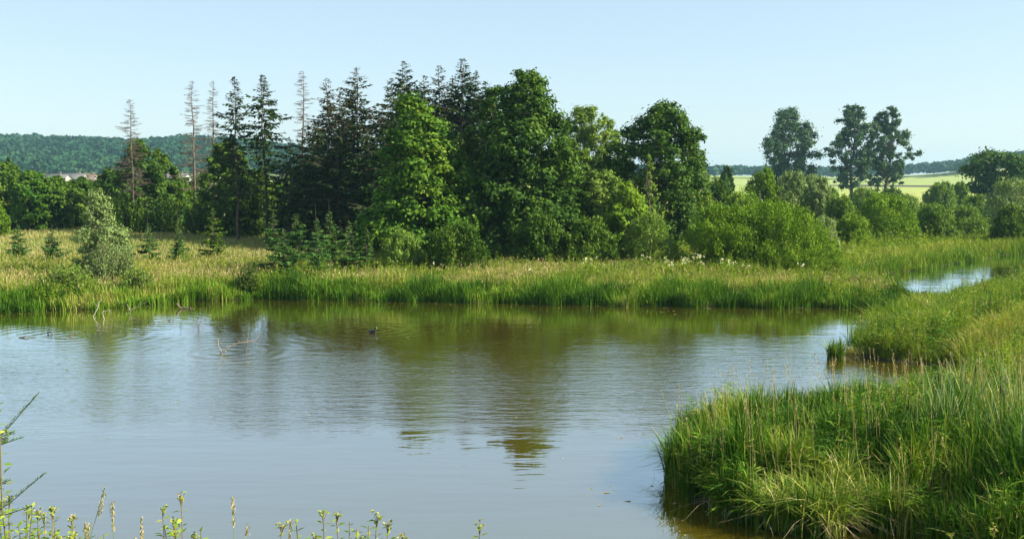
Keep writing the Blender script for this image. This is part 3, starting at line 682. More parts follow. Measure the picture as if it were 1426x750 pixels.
# poplars and the lone oak beyond
deciduous(1101, 149, 240, 40, 'lone tall poplar with airy crown on the field edge', M_poplar, name='poplar_tree', leaf=.42, nleaf=20000, nclump=190, shape='oval', gap=.36, z0=.12, clump_r=.125, fuzz=.6, lobe=.3, trunk_r=.45, flat=.85)
deciduous(1190, 142, 235, 33, 'tall airy poplar, left one of the close pair', M_poplar, name='poplar_tree', leaf=.42, nleaf=17000, nclump=170, shape='oval', gap=.36, z0=.12, clump_r=.12, fuzz=.5, lobe=.32, trunk_r=.42, flat=.85)
deciduous(1238, 144, 238, 30, 'tall airy poplar, right one of the close pair', M_poplar, name='poplar_tree', leaf=.42, nleaf=17000, nclump=170, shape='oval', gap=.36, z0=.06, clump_r=.12, fuzz=.5, lobe=.32, trunk_r=.42, flat=.85)
deciduous(1390, 210, 170, 42, 'rounded dark oak standing at the right below the far hill', M_oak, name='oak_tree', leaf=.42, nleaf=10000, nclump=100, shape='round', z0=.2, clump_r=.2, trunk_r=.35)
print('trees')

# young spruces in the meadow and the bushy grey willow
for (px, top, D, hw, lab, k) in [
    (24, 312, 64, 20, 'young spruce in the meadow nearest the left picture edge', {}),
    (72, 308, 62, 22, 'young spruce with thin leader between the edge one and the grey willow', dict(leader=.14)),
    (206, 296, 62, 20, 'open young spruce with bare leader right of the grey willow', dict(leader=.2)),
    (247, 284, 61, 21, 'young spruce with a long bare dead leader in the meadow', dict(leader=.34)),
    (296, 288, 62, 24, 'fresh yellow green young spruce standing before the meadow gap', dict(mat=M_maple)),
    (176, 330, 63, 15, 'tiny spruce half hidden by the grey willow', {}),
    (380, 296, 55, 30, 'young spruce at the left end of the thicket', {}),
    (412, 296, 56, 34, 'broad young spruce in the left half of the thicket', {}),
    (440, 282, 57, 30, 'young spruce with bare leader in the middle of the thicket', dict(leader=.22)),
    (458, 272, 58, 28, 'tallest young spruce of the thicket, bare leader', dict(leader=.2)),
    (486, 298, 56, 28, 'young spruce at the right end of the thicket', dict(leader=.12)),
    (510, 316, 56, 22, 'small young spruce under the dark conifers', {}),
    (395, 318, 53, 26, 'low young spruce at the front of the thicket', {}),
    (440, 322, 53, 28, 'low spruce sapling at the front middle of the thicket', {})]:
    k = dict(dict(mat=M_spruce_y), **k)
    conifer(px, top, D, hw, lab, name='young_spruce', tw=.22, dens=2.0, base=.03, whorls=16, droop=.05, sat=1.0, **k)
deciduous(136, 260, 54, 40, 'bushy grey willow rising from the left bank', M_silver, name='grey_willow', leaf=.13, nleaf=11000, nclump=120, shape='egg', narrow=.4, z0=.05, cat='willow', axisz=.5)
shrub(150, 330, 52, 36, 'grey willow scrub at the foot of the bushy willow', M_silver, name='willow_bush', leaf=.12, narrow=.4, nleaf=9000)
shrub(96, 366, 47.5, 44, 'low grey green scrub hanging over the left waterline', M_willow, name='willow_bush', leaf=.10, narrow=.5, nleaf=11000)
shrub(190, 370, 48.5, 26, 'low leafy scrub on the waterline right of the grey willow', M_willow, name='willow_bush', leaf=.10, narrow=.5, nleaf=7000)
shrub(345, 368, 49.5, 20, 'dark leafy plant clump on the bank below the meadow gap', M_mid, name='bank_bush', leaf=.10, narrow=.5, nleaf=5000)

# ------------------------------------------------------------------ ground cover
def scatter(rs, x0, x1, y0, y1, n_, dmin=.0, dmax=1e9, view=True, margin=3.0, keep=None):
    x = rs.uniform(x0, x1, n_); y = rs.uniform(y0, y1, n_)
    if view:
        k = np.abs(x) < y * .512 + margin; x, y = x[k], y[k]
    d = wdist(x, y); k = (d > dmin) & (d < dmax)
    if keep is not None: k &= keep(x, y, d)
    x, y, d = x[k], y[k], d[k]
    return np.stack([x, y, gz(x, y, d) - .02], 1), d
rs = np.random.RandomState(5)
farstrip = lambda x, y, d: (sdist(np.stack([x, y], 1), POND) < sdist(np.stack([x, y], 1), CHAN) + 3) | (x < 14)
def cl_noise(P, s, seed=0.0):
    return .5 + .25 * (np.sin(P[:, 0] * s + seed + 1.7 * np.sin(P[:, 1] * s * .8 + seed * 2)) + np.sin(P[:, 0] * s * 2.3 - P[:, 1] * s * 1.9 + seed * 3))
# 1 reeds along the far waterline
P, d = scatter(rs, -34, 24, 42, 58, 290000, -.3, 2.0)
k_ = rs.uniform(size=len(P)) < .35 + 1.3 * cl_noise(P, 1.9, 6.); P, d = P[k_], d[k_]
cn = cl_noise(P, 1.1, .4); H_ = (.84 + .32 * rs.normal(size=len(P)) * .5) * (.5 + .75 * cn) * np.where(P[:, 0] < -12, .84, 1.02)
mb = MB(); blades(mb, P, np.clip(H_ * np.where(P[:, 0] > 16.5, .52, 1), .3, 1.5), rs.uniform(.022, .045, len(P)), rs.uniform(.05, .55, len(P)), rs, 3, tint=np.clip(.4 + .2 * rs.normal(size=len(P)) + 1.0 * (cl_noise(P, .8, 2) - .5) + np.where(P[:, 0] < -12, .12, 0), 0, 1))
tag(mb.build('bank_reeds', M_reed), 'dense green reeds along the far waterline', 'reeds', kind='stuff'); print('reeds', len(P))
# 2 tall straw grass behind
P, d = scatter(rs, -40, 27, 44, 63, 150000, 1.0, 1e9, keep=lambda x, y, d: farstrip(x, y, d) & ((d > 1.5) | (rs.uniform(size=len(x)) < .4)))
cn = cl_noise(P, .7, 1.4); Hh_ = (.62 + .12 * rs.normal(size=len(P))) * (.75 + .4 * cn)
mb = MB(); blades(mb, P, np.clip(Hh_, .25, 1.2), rs.uniform(.018, .04, len(P)), rs.uniform(.05, .6, len(P)), rs, 3, tint=np.clip(.45 + .2 * rs.normal(size=len(P)) + .7 * (cl_noise(P, .35, 4) - .5), 0, 1))
k = rs.uniform(size=len(P)) < .34 * cl_noise(P, .3, 8) * np.where(P[:, 0] < 2, 1.3, .7); Q = P[k].copy(); Q[:, 2] += Hh_[k] * rs.uniform(.85, 1.15, k.sum()); Q[:, :2] += rs.normal(0, .06, (k.sum(), 2))
seedheads(mb, Q, rs, .15, .035, np.clip(.5 + .25 * rs.normal(size=len(Q)), 0, 1), 1)
tag(mb.build('tall_grass', [M_straw, M_seed]), 'tall straw coloured seeding grass on the far bank', 'grass', kind='stuff'); print('straw', len(P))
# 3 herbs mixed in on the far bank
def herbs(P, rs, hmin, hmax, nl, leaf, mats, name, label, flowers=0.0, narrow=.5):
    m = MB(); N = len(P); H_ = rs.uniform(hmin, hmax, N) * (.55 + .9 * cl_noise(P, 1.3, 3.3)); tip = P + np.stack([rs.normal(0, .08, N), rs.normal(0, .08, N), H_], 1)
    many_tubes(m, P, (P + tip) / 2, tip, .006, .003, 2, 3, rs.uniform(0, 1, N))
    idx = np.repeat(np.arange(N), nl); K = len(idx); u = rs.uniform(.25, 1, K)
    az = rs.uniform(0, 6.28, K); dv = np.stack([np.cos(az), np.sin(az), rs.uniform(-.2, .7, K)], 1)
    L = leaf * rs.uniform(.6, 1.3, K) * (1.25 - .6 * u); Q = P[idx] + (tip - P)[idx] * u[:, None] + unit(dv) * (L * .55)[:, None]
    cards(m, Q, dv, np.array([0, 0, 1.0]) + rs.normal(0, .35, (K, 3)), L, L * narrow, np.clip(.5 + .2 * rs.normal(size=K) + rs.uniform(-.25, .25, N)[idx], 0, 1), rs)
    if flowers > 0:
        k = np.where(rs.uniform(size=N) < flowers)[0]; idx = np.repeat(k, 7); K = len(idx)
        cards(m, tip[idx] + rs.normal(0, .045, (K, 3)), rdir(K, rs), rdir(K, rs) + np.array([0, 0, .7]), .06, .05, rs.uniform(0, 1, K), rs, 1)
    return tag(m.build(name, mats), label, 'wild plants', kind='stuff')
P, d = scatter(rs, -36, 26, 43, 62, 18000, .3, 1e9, keep=lambda x, y, d: farstrip(x, y, d) & (np.sin(x * .9 + 2 * np.sin(y * .7)) + np.sin(x * .31 + y) > -.1))
herbs(P, rs, .5, 1.0, 16, .13, [M_herb, M_flower], 'bank_herbs', 'yellow green leafy herbs mixed into the far bank', .003)
# 4 straw meadow at left, rough grass beyond, fen at right
P, d = scatter(rs, -62, 4, 60, 112, 110000, 1.0, 1e9, margin=4)
mb = MB(); blades(mb, P, rs.uniform(.2, .5, len(P)), rs.uniform(.03, .06, len(P)), rs.uniform(.1, .6, len(P)), rs, 2)
tag(mb.build('meadow_grass', M_meadow), 'dry yellow grass of the meadow in the gap at left', 'grass', kind='stuff')
P, d = scatter(rs, 4, 78, 58, 150, 210000, -.1, 1e9, margin=5)
cn = cl_noise(P, .45, 3.); edge = np.exp(-d / 1.3)
mb = MB(); blades(mb, P, (.35 + .45 * cn + .45 * edge) * rs.uniform(.7, 1.2, len(P)), rs.uniform(.03, .06, len(P)) * (P[:, 1] / 75), rs.uniform(.1, .6, len(P)), rs, 2, tint=np.clip(.5 + .25 * rs.normal(size=len(P)) - .45 * edge + .5 * (cn - .5), 0, 1))
tag(mb.build('fen_grass', M_fen), 'uneven olive green fen grass beyond the winding channel', 'grass', kind='stuff')
P, d = scatter(rs, 8, 70, 52, 110, 260000, -.25, 1.6, margin=5, keep=lambda x, y, d: sdist(np.stack([x, y], 1), CHAN) < 3)
P = P[(P[:, 1] > 60.5) | (P[:, 0] < 21)]
mb = MB(); blades(mb, P, (.3 + .5 * cl_noise(P, .9, 3)) * rs.uniform(.7, 1.2, len(P)), rs.uniform(.03, .06, len(P)), rs.uniform(.1, .6, len(P)), rs, 2, tint=np.clip(.6 + .2 * rs.normal(size=len(P)), 0, 1))
tag(mb.build('channel_reeds', M_reed), 'bright green reeds fringing the winding channel', 'reeds', kind='stuff'); print('chan', len(P))
P, d = scatter(rs, 4, 75, 59, 130, 9000, .6, 1e9, margin=5, keep=lambda x, y, d: cl_noise(np.stack([x, y], 1), .25, 1.) > .5)
herbs(P, rs, .6, 1.3, 14, .2, [M_herb, M_flower], 'fen_herbs', 'leafy herb patches with a few pale flower heads in the fen', .03)
# 5 right hand bank, middle distance
rightbank = lambda x, y, d: (x > 7) & (y > 22.5 + .0 * x)
P, d = scatter(rs, 6, 46, 14, 62, 520000, -.05, 1e9, margin=12, keep=lambda x, y, d: ((y > 22.5) | (x > y * .512 + 2.5)) & ((x > 9.5) | (y < 36)) & (sdist(np.stack([x, y], 1), POND) < 34) & ((x > 18.5) | (y < 46)) & (rs.uniform(size=len(x)) < np.clip(1.25 - y / 70, .3, 1) * np.where(x > y * .512 + 3, .45, 1)))
cn = cl_noise(P, 1.0, 5.); edge = np.exp(-np.clip(d, 0, 9) / .8)
sc = np.clip(P[:, 1] / 34, .75, 1.6)
mb = MB(); blades(mb, P, (.22 + 1.0 * cn + .35 * edge) * np.where(P[:, 1] > 44, np.where(P[:, 1] > 51, .36, .55), 1) * rs.uniform(.6, 1.2, len(P)), rs.uniform(.013, .028, len(P)) * sc, rs.uniform(.1, .8, len(P)), rs, 3, tint=np.clip(.5 + .22 * rs.normal(size=len(P)) - .25 * edge + 1.0 * (cl_noise(P, .75, 7) - .5), 0, 1))
k = rs.uniform(size=len(P)) < .02; Q = P[k].copy(); Q[:, 2] += rs.uniform(.7, 1.05, k.sum())
seedheads(mb, Q, rs, .13, .022, rs.uniform(0, 1, len(Q)), 1)
tag(mb.build('shore_grass', [M_fen, M_seed]), 'mixed green and straw grass on the right hand shore', 'grass', kind='stuff'); print('shore', len(P))
P, d = scatter(rs, 6, 34, 22, 58, 26000, .1, 1e9, keep=lambda x, y, d: ((x > 9.5) | (y < 36)) & ((x > 18.5) | (y < 46)) & (cl_noise(np.stack([x, y], 1), .9, 2.) > .42) & ((y < 43) | (d > 2)))
herbs(P, rs, .5, 1.1, 22, .095, [M_herb, M_flower], 'shore_herbs', 'yellow green leafy herbs on the right hand shore', 0)
# 6 near reed bed
P, d = scatter(rs, 2.5, 20, 14.2, 25.5, 115000, -.25, 1e9, margin=5, keep=lambda x, y, d: (rs.uniform(size=len(x)) < (.15 + 1.1 * cl_noise(np.stack([x, y], 1), 2.3, 5.)) * np.where(d < 2.5, 1, .7)) & ~((np.abs(x - gp(1150, 725)[0]) < 1.25) & (np.abs(y - gp(1150, 725)[1]) < .55)))
cn = cl_noise(P, 1.6, 1.); Hn = (.86 + .40 * cn) * np.where(P[:, 1] > 22, .84, 1) * rs.uniform(.72, 1.14, len(P)) * np.where(d < .3, .85, 1) * (1 + .38 * smooth((P[:, 0] - 7.2) / 1.6) * smooth((20.5 - P[:, 1]) / 2))
mb = MB(); blades(mb, P, Hn * (.75 + .5 * cl_noise(P, 2.3, 5.)), rs.uniform(.015, .036, len(P)), rs.uniform(.03, .5, len(P)), rs, 4, tint=np.clip(.38 + .24 * rs.normal(size=len(P)) + .35 * (rs.uniform(size=len(P)) < .07) + .8 * (cl_noise(P, .9, 3) - .5) + .12 * smooth((P[:, 1] - 19) / 4) * smooth((P[:, 0] - 8) / 4), 0, 1))
tag(mb.build('reed_bed', M_reed_near), 'dense lush reed bed jutting into the pond at lower right', 'reeds', kind='stuff'); print('near', len(P))
# short leaves low on the stems close the bed
P, d = scatter(rs, 6, 17, 15, 26, 9000, .4, 1e9, margin=2.5, keep=lambda x, y, d: (x > 8.2) | (rs.uniform(size=len(x)) < .3))
herbs(P, rs, .6, 1.0, 26, .075, [M_herb, M_flower], 'reed_bed_herbs', 'small leaved yellow green herbs growing through the reed bed', 0)
P, d = scatter(rs, 2.5, 17, 14.2, 25.5, 13000, -.2, 1e9, margin=2.5, keep=lambda x, y, d: ~((np.abs(x - gp(1150, 725)[0]) < 1.2) & (y < 17.6)))
herbs(P, rs, .62, 1.02, 10, .34, [M_reed_near, M_flower], 'reed_leaves', 'broad reed leaves standing off their stems in the reed bed', 0, narrow=.085)
P, d = scatter(rs, 6, 34, 22.5, 60, 26000, -.05, 1e9, keep=lambda x, y, d: ((x > 9.5) | (y < 36)) & ((x > 18.5) | (y < 46)) & (cl_noise(np.stack([x, y], 1), .6, 5.) > .45) & ((y < 43) | (d > 2)))
herbs(P, rs, .5, 1.0, 9, .34, [M_reed_near, M_flower], 'shore_reeds', 'patches of green reeds on the right hand shore', 0, narrow=.10)
# tall flowering grass stems over the reed bed
P, d = scatter(rs, 3.2, 13, 16.5, 26, 420, -.3, 1e9)
N = len(P); Ht = rs.uniform(1.25, 1.85, N); tip = P + np.stack([rs.normal(-.12, .16, N), rs.normal(0, .14, N), Ht], 1)
mb = MB(); many_tubes(mb, P, (P + tip) / 2 + rs.normal(0, .03, (N, 3)), tip, .0035, .0018, 4, 3, rs.uniform(.3, .9, N))
idx = np.repeat(np.arange(N), 9); K = len(idx); u = rs.uniform(-.02, .16, K)
cards(mb, tip[idx] - (tip - P)[idx] * u[:, None] + rs.normal(0, .010, (K, 3)), np.array([0, 0, 1.0]) + rs.normal(0, .35, (K, 3)), rdir(K, rs), .05, .011, rs.uniform(.3, 1, K), rs)
tag(mb.build('flowering_grass', M_seed), 'thin tall grass stems with pinkish seed heads above the reed bed', 'grass', kind='stuff')
# 7 bank below the camera
P, d = scatter(rs, -12, 12, .6, 13.2, 26000, .05, 1e9, view=False, keep=lambda x, y, d: (x * x + y * y > 4))
mb = MB(); Hq = rs.uniform(.15, .5, len(P)); blades(mb, P, Hq, rs.uniform(.008, .016, len(P)), rs.uniform(.2, .9, len(P)), rs, 3)
tag(mb.build('bank_grass', M_fen), 'rough grass on the near bank below the viewpoint', 'grass', kind='stuff')

# ------------------------------------------------------------------ tussocks and cattails
def tussock(name, px, py, R, H, n_, mat, label, seed, wd=(.010, .018), lean=(.5, 1.25), cat='tussock', squash=1.0, group=None):
    rs = np.random.RandomState(seed); x, y = gp(px, py); g = max(gz1(x, y), -.05)
    t = thing(name, (x, y, g - .02), label, cat, group)
    rr = R * rs.uniform(0, 1, n_) ** .6; az = rs.uniform(0, 6.28, n_)
    P = np.stack([rr * np.cos(az), rr * np.sin(az) * squash, np.zeros(n_)], 1)
    m = MB(); blades(m, P, H * rs.uniform(.35, 1.12, n_), rs.uniform(*wd, n_), rs.uniform(*lean, n_), rs, 5, 1.3)
    m.build('blades', mat, t)
    k = MB(); nd = n_ // 10; P = np.stack([R * 1.05 * rs.normal(0, .5, nd), R * .9 * rs.normal(0, .5, nd) * squash, np.zeros(nd)], 1)
    blades(k, P, H * .7 * rs.uniform(.5, 1, nd), .012, rs.uniform(1.1, 1.9, nd), rs, 4, 1.6, tint=rs.uniform(.7, 1, nd)); k.build('dead_blades', M_seed, t)
    return t
for q in [(1090, 735, .34, 1.05, 460, 'arching yellow green sedge tussock, leftmost of the front three'), (1146, 738, .42, 1.2, 620, 'largest arching yellow green sedge tussock in the middle of the front three'),
          (1214, 731, .36, 1.1, 480, 'arching yellow green sedge tussock, rightmost of the front three'), (1170, 716, .3, 1.1, 360, 'sedge tussock half hidden behind the front three')]:
    tussock('sedge_tussock', q[0], q[1], q[2], q[3], q[4], M_yellow, q[5], q[0], wd=(.014, .026), lean=(.15, 1.15))
tussock('grass_tussock', 1013, 712, .3, 1.0, 600, M_reed, 'upright bright green grass tuft on the near left corner of the reed bed', 2, lean=(.2, .9))
tussock('grass_tussock', 1164, 500, .28, .85, 420, M_reed, 'lone grass tuft standing in the water off the right shore', 3, wd=(.018, .03), lean=(.15, .7))
tussock('grass_tussock', 1188, 498, .3, .6, 300, M_straw, 'low brownish tuft between the lone tuft and the right shore', 4, wd=(.018, .03), lean=(.3, .9))
tussock('sedge_tussock', 955, 662, .4, .95, 600, M_reed_near, 'dark drooping sedge at the left tip of the reed bed', 5, lean=(.6, 1.3))
def cattail(px, py, H, n_, label, seed):
    rs = np.random.RandomState(seed); x, y = gp(px, py); g = max(gz1(x, y), -.05)
    t = thing('cattail', (x, y, g - .02), label, 'cattail', 'cattails rising out of the reed bed')
    P = np.stack([rs.normal(0, .13, n_), rs.normal(0, .13, n_), np.zeros(n_)], 1)
    m = MB(); blades(m, P, H * rs.uniform(.7, 1.1, n_), rs.uniform(.028, .044, n_), rs.uniform(.04, .36, n_), rs, 6, .7, tint=rs.uniform(.25, 1, n_)); m.build('leaves', M_cattail, t)
    s = MB(); tube(s, [(0, 0, 0), (.02, 0, H * .5), (.03, .02, H * .98)], [.008, .007, .005], 6, .3); so_ = s.build('stem', M_stem, t)
    k = MB(); tube(k, [(.028, .018, H * .82), (.029, .019, H * .825), (.03, .02, H * .9), (.03, .02, H * .905)], [.004, .013, .013, .004], 8, .3); k.build('seed_spike', M_bark, t)
for q in [(1300, 668, 1.9, 26, 'leftmost cattail in the reed bed, leaves arching left'), (1322, 690, 2.0, 28, 'second cattail from the left, with pale broad leaves'),
          (1352, 640, 1.8, 24, 'short cattail standing behind the others'), (1385, 700, 2.0, 30, 'tall cattail towards the right edge'),
          (1408, 662, 2.0, 26, 'cattail at the right picture edge'), (1280, 622, 1.5, 20, 'small cattail farther back in the reed bed'), (1425, 742, 2.1, 26, 'nearest cattail, cut by the right picture edge'),
          (1335, 598, 1.6, 18, 'cattail farthest back by the right hand shore')]:
    cattail(*q, seed=int(q[0]))

# meadowsweet in the strip before the wide bush
def meadowsweet(px, py, H, seed):
    rs = np.random.RandomState(seed); x, y = gp(px, py, .4); g = gz1(x, y)
    t = thing('meadowsweet', (x, y, g), 'cream flowered meadowsweet plant on the far bank near the wide bright bush', 'wildflower', 'meadowsweet plants on the far bank')
    m = MB()
    for k in range(3):
        f = MB(); a_ = rs.uniform(0, 6.28); tp = np.array([rs.normal(0, .16), rs.normal(0, .16), H * rs.uniform(.85, 1.05)])
        tube(m, [(tp[0] * .2, tp[1] * .2, 0), tp * [.6, .6, .5], tp], [.008, .006, .004], 4, .4)
        n_ = 9; cards(f, tp + rs.normal(0, 1, (n_, 3)) * [.035, .035, .03], rdir(n_, rs), rdir(n_, rs) + [0, 0, .6], .062, .045, rs.uniform(0, 1, n_), rs); f.build('flower_head', M_flower, t)
        nl = 14; u = rs.uniform(.2, .85, nl)[:, None]; dv = rdir(nl, rs); cards(m, tp * u + dv * .08, dv, dv[:, ::-1] + [0, 0, 1], .15, .08, .6, rs)
    m.build('stems', M_herb, t)
rs = np.random.RandomState(77)
for k in range(20):
    px = rs.choice([925, 955, 985, 1000, 1030, 815, 990, 1120], p=[.16, .2, .22, .1, .08, .08, .1, .06]) + rs.normal(0, 12)
    meadowsweet(px, rs.uniform(388, 398), rs.uniform(1.0, 1.35), 300 + k)

# ------------------------------------------------------------------ dead branches in the water
def snag(px, py, segs, r, label, name='fallen_branch', seed=0, mat=None):
    rs = np.random.RandomState(seed); x, y = gp(px, py); t = thing(name, (x, y, 0), label, 'branch')
    m = MB()
    for P, r0 in segs:
        P = np.array(P, float); n_ = 7; s = np.linspace(0, 1, n_); cum = np.linspace(0, 1, len(P))
        Q = np.stack([np.interp(s, cum, P[:, k]) for k in range(3)], 1); Q[1:-1] += rs.normal(0, r0 * .9, (n_ - 2, 3))
        tube(m, Q, r * r0 / segs[0][1] * (1 - .7 * s), 6, rs.uniform(.5, 1))
    m.build('wood', mat or M_dead, t)
snag(128, 441, [([(0, 0, -.2), (.08, 0, .1), (.22, .1, .45), (.36, .2, .72)], .03), ([(.2, .1, .42), (.1, .1, .6)], .015)], .03, 'pale forked stick leaning out of the water at left', seed=1)
snag(144, 444, [([(0, 0, -.2), (0, 0, .15), (-.03, 0, .3)], .03), ([(-.03, 0, .3), (.25, .1, .38), (.34, .1, .2)], .02)], .028, 'short bent stick in the water right of the leaning one', seed=2)
snag(182, 436, [([(-.2, 0, -.1), (0, 0, .12), (.4, .1, .35)], .03), ([(0, 0, .1), (-.15, 0, .42)], .02), ([(.3, .1, .3), (.7, .1, .5)], .018)], .03, 'branchy dead wood lying on the far shore at left', seed=3)
snag(246, 430, [([(0, 0, .25), (.2, 0, .08), (.5, 0, .03), (1.3, 0, .02)], .05), ([(.5, 0, .03), (.8, -.2, .06)], .03)], .05, 'dark sodden log afloat near the far shore', name='floating_log', seed=4, mat=M_bark)
snag(305, 492, [([(-.1, 0, -.15), (.25, 0, .12), (.7, .1, .35), (1.15, .15, .42), (1.35, .2, .62)], .035), ([(.1, 0, .0), (.0, 0, .3), (-.05, .05, .52)], .02), ([(.0, 0, .3), (.2, 0, .5)], .013),
    ([(.7, .1, .35), (.62, .1, .5)], .012), ([(.2, 0, .1), (.35, 0, -.1)], .02), ([(.95, .1, .4), (1.3, .2, .33)], .013)], .03, 'bleached branch with side twigs rising from the pond', seed=5)
snag(343, 490, [([(0, 0, -.1), (.05, 0, .4), (.12, 0, .85)], .012), ([(.05, 0, .4), (-.1, 0, .6)], .007)], .012, 'thin upright twig beside the bleached branch', seed=6)
snag(36, 470, [([(-.25, 0, .01), (0, .02, .04), (.35, .05, .02)], .03)], .03, 'small stick afloat, leftmost on the water', name='floating_log', seed=7, mat=M_bark)
snag(70, 466, [([(-.12, 0, .0), (0, .0, .09), (.1, 0, .03)], .03)], .03, 'short stub afloat right of the leftmost stick', name='floating_log', seed=8, mat=M_bark)
snag(100, 469, [([(-.15, 0, .01), (0, .02, .07), (.2, .05, .02)], .035)], .035, 'dark stub afloat below the grey willow', name='floating_log', seed=9, mat=M_bark)
snag(236, 447, [([(-.1, 0, .01), (0, .02, .05), (.16, .05, .02)], .03)], .03, 'dark stub afloat left of the log', name='floating_log', seed=10, mat=M_bark)

rs = np.random.RandomState(31)
P, d = scatter(rs, -30, 24, 15, 48, 60000, -1e9, -.02, keep=lambda x, y, d: rs.uniform(size=len(x)) < np.exp(d / .55) * .22 + .0012)
P[:, 2] = .006; N = len(P); az = rs.uniform(0, 6.28, N)
mb = MB(); cards(mb, P, np.stack([np.cos(az), np.sin(az), 0 * az], 1), np.tile([0, 0, 1.0], (N, 1)), rs.uniform(.05, .28, N), rs.uniform(.012, .05, N), rs.uniform(0, 1, N), rs)
tag(mb.build('floating_litter', M_seed), 'bits of dead reed and leaf floating along the pond edges', 'plant litter', kind='stuff'); print('litter', N)

# ------------------------------------------------------------------ the water bird
M_coot = simple('black_plumage', (.025, .025, .028), .6); M_bill = simple('white_bill', (.75, .72, .68), .4); M_eye = simple('red_eye', (.2, .02, .02), .2)
x, y = gp(519, 463); t = thing('water_bird', (x, y, 0), 'small black water bird with pale bill swimming alone on the pond', 'bird', rz=math.radians(-35))
m = MB()
P = np.array([(-.21, 0, .085), (-.17, 0, .075), (-.11, 0, .05), (-.03, 0, .04), (.05, 0, .045), (.105, 0, .07), (.13, 0, .12), (.14, 0, .165), (.16, 0, .20), (.185, 0, .205), (.205, 0, .20)])
tube(m, P, [.004, .03, .07, .092, .085, .058, .036, .030, .034, .026, .008], 12, squash=[1, .8, .85, .9, .9, 1, 1, 1, 1, 1, 1])
bd = m.build('body', M_coot, t, smoothf=True)
k = MB(); tube(k, [(.198, 0, .215), (.215, 0, .20), (.245, 0, .19)], [.012, .011, .002], 8); k.build('bill', M_bill, t)
for s in (-1, 1):
    k = MB(); tube(k, [(.178, s * .024, .212), (.178, s * .030, .212)], [.006, .003], 6); k.build('eye', M_eye, t)
    k = MB(); tube(k, [(-.19, s * .035, .085), (-.10, s * .075, .075), (.0, s * .085, .07), (.06, s * .07, .07)], [.006, .03, .034, .01], 8, squash=1.0); k.build('wing', M_coot, t, smoothf=True)

# ------------------------------------------------------------------ foreground plants on the near bank
M_fl = ramp_mat('nettle_leaves', [(0, (.08, .16, .015)), (.6, (.17, .26, .025)), (1, (.32, .36, .06))], patch=.1, pscale=3)
M_bud = ramp_mat('dull_flower_buds', [(0, (.17, .24, .04)), (.7, (.30, .34, .08)), (1, (.40, .28, .20))], patch=.2, pscale=4)
M_redst = ramp_mat('reddish_stems', [(0, (.10, .12, .04)), (1, (.22, .13, .07))], transl=0, patch=.2, pscale=3)
def leafy_plant(px, top, D, label, seed, nst=3, leaf=.066, spread=.10, buds=True, name='leafy_plant', cat='plant', group=None):
    rs = np.random.RandomState(seed); x, y, z = vp(px, top, D); g = gz1(x, y); H = z - g
    t = thing(name, (x, y, g - .03), label, cat, group); m = MB(); lf = MB(); spread = spread * (1 + .1 * nst)
    for s in range(nst):
        a_ = rs.uniform(0, 6.28); tp = np.array([math.cos(a_) * spread * rs.uniform(.3, 1), math.sin(a_) * spread * rs.uniform(.3, 1), H * (1 if s == 0 else rs.uniform(.84, .98))])
        if s == 0: tp[:2] = 0
        b0 = tp * np.array([.3, .3, 0]) + np.array([rs.normal(0, .04), rs.normal(0, .04), 0])
        sp_ = np.linspace(0, 1, 8)[:, None]; Pp = b0 * (1 - sp_) + tp * sp_; Pp[1:-1, :2] += rs.normal(0, .006, (6, 2))
        tube(m, Pp, .0052 * (1 - .6 * sp_[:, 0]), 5, rs.uniform(0, 1))
        nn = int(H / .038)
        for k in range(nn):
            u = (k + .5) / nn; c_ = b0 * (1 - u) + tp * u; az = k * 1.57 + rs.normal(0, .25)
            for q in (0, math.pi):
                dv = np.array([math.cos(az + q), math.sin(az + q), rs.uniform(-.1, .8)]); dv /= np.linalg.norm(dv)
                L = leaf * rs.uniform(.7, 1.25) * (1.15 - .55 * u)
                cards(lf, (c_ + dv * L * .6)[None], dv[None], np.array([[0, 0, 1.0]]) + rs.normal(0, .25, (1, 3)), L, L * .45, rs.uniform(.1, 1), rs)
        if buds and (s == 0 or rs.uniform() < .25):
            bd = MB()
            for k in range(6):
                c_ = tp + np.array([rs.normal(0, .012), rs.normal(0, .012), rs.normal(.0, .012)])
                tube(m, [tp - [0, 0, .05], (c_ + tp) / 2 - [0, 0, .01], c_], [.0018, .0014, .001], 3, .5)
                cards(bd, c_ + rs.normal(0, .004, (5, 3)), rdir(5, rs), rdir(5, rs), .014, .010, rs.uniform(0, 1, 5), rs)
            bd.build('flower_cluster', M_bud, t)
    m.build('stem', M_redst, t); lf.build('leaves', M_fl, t)
    return t
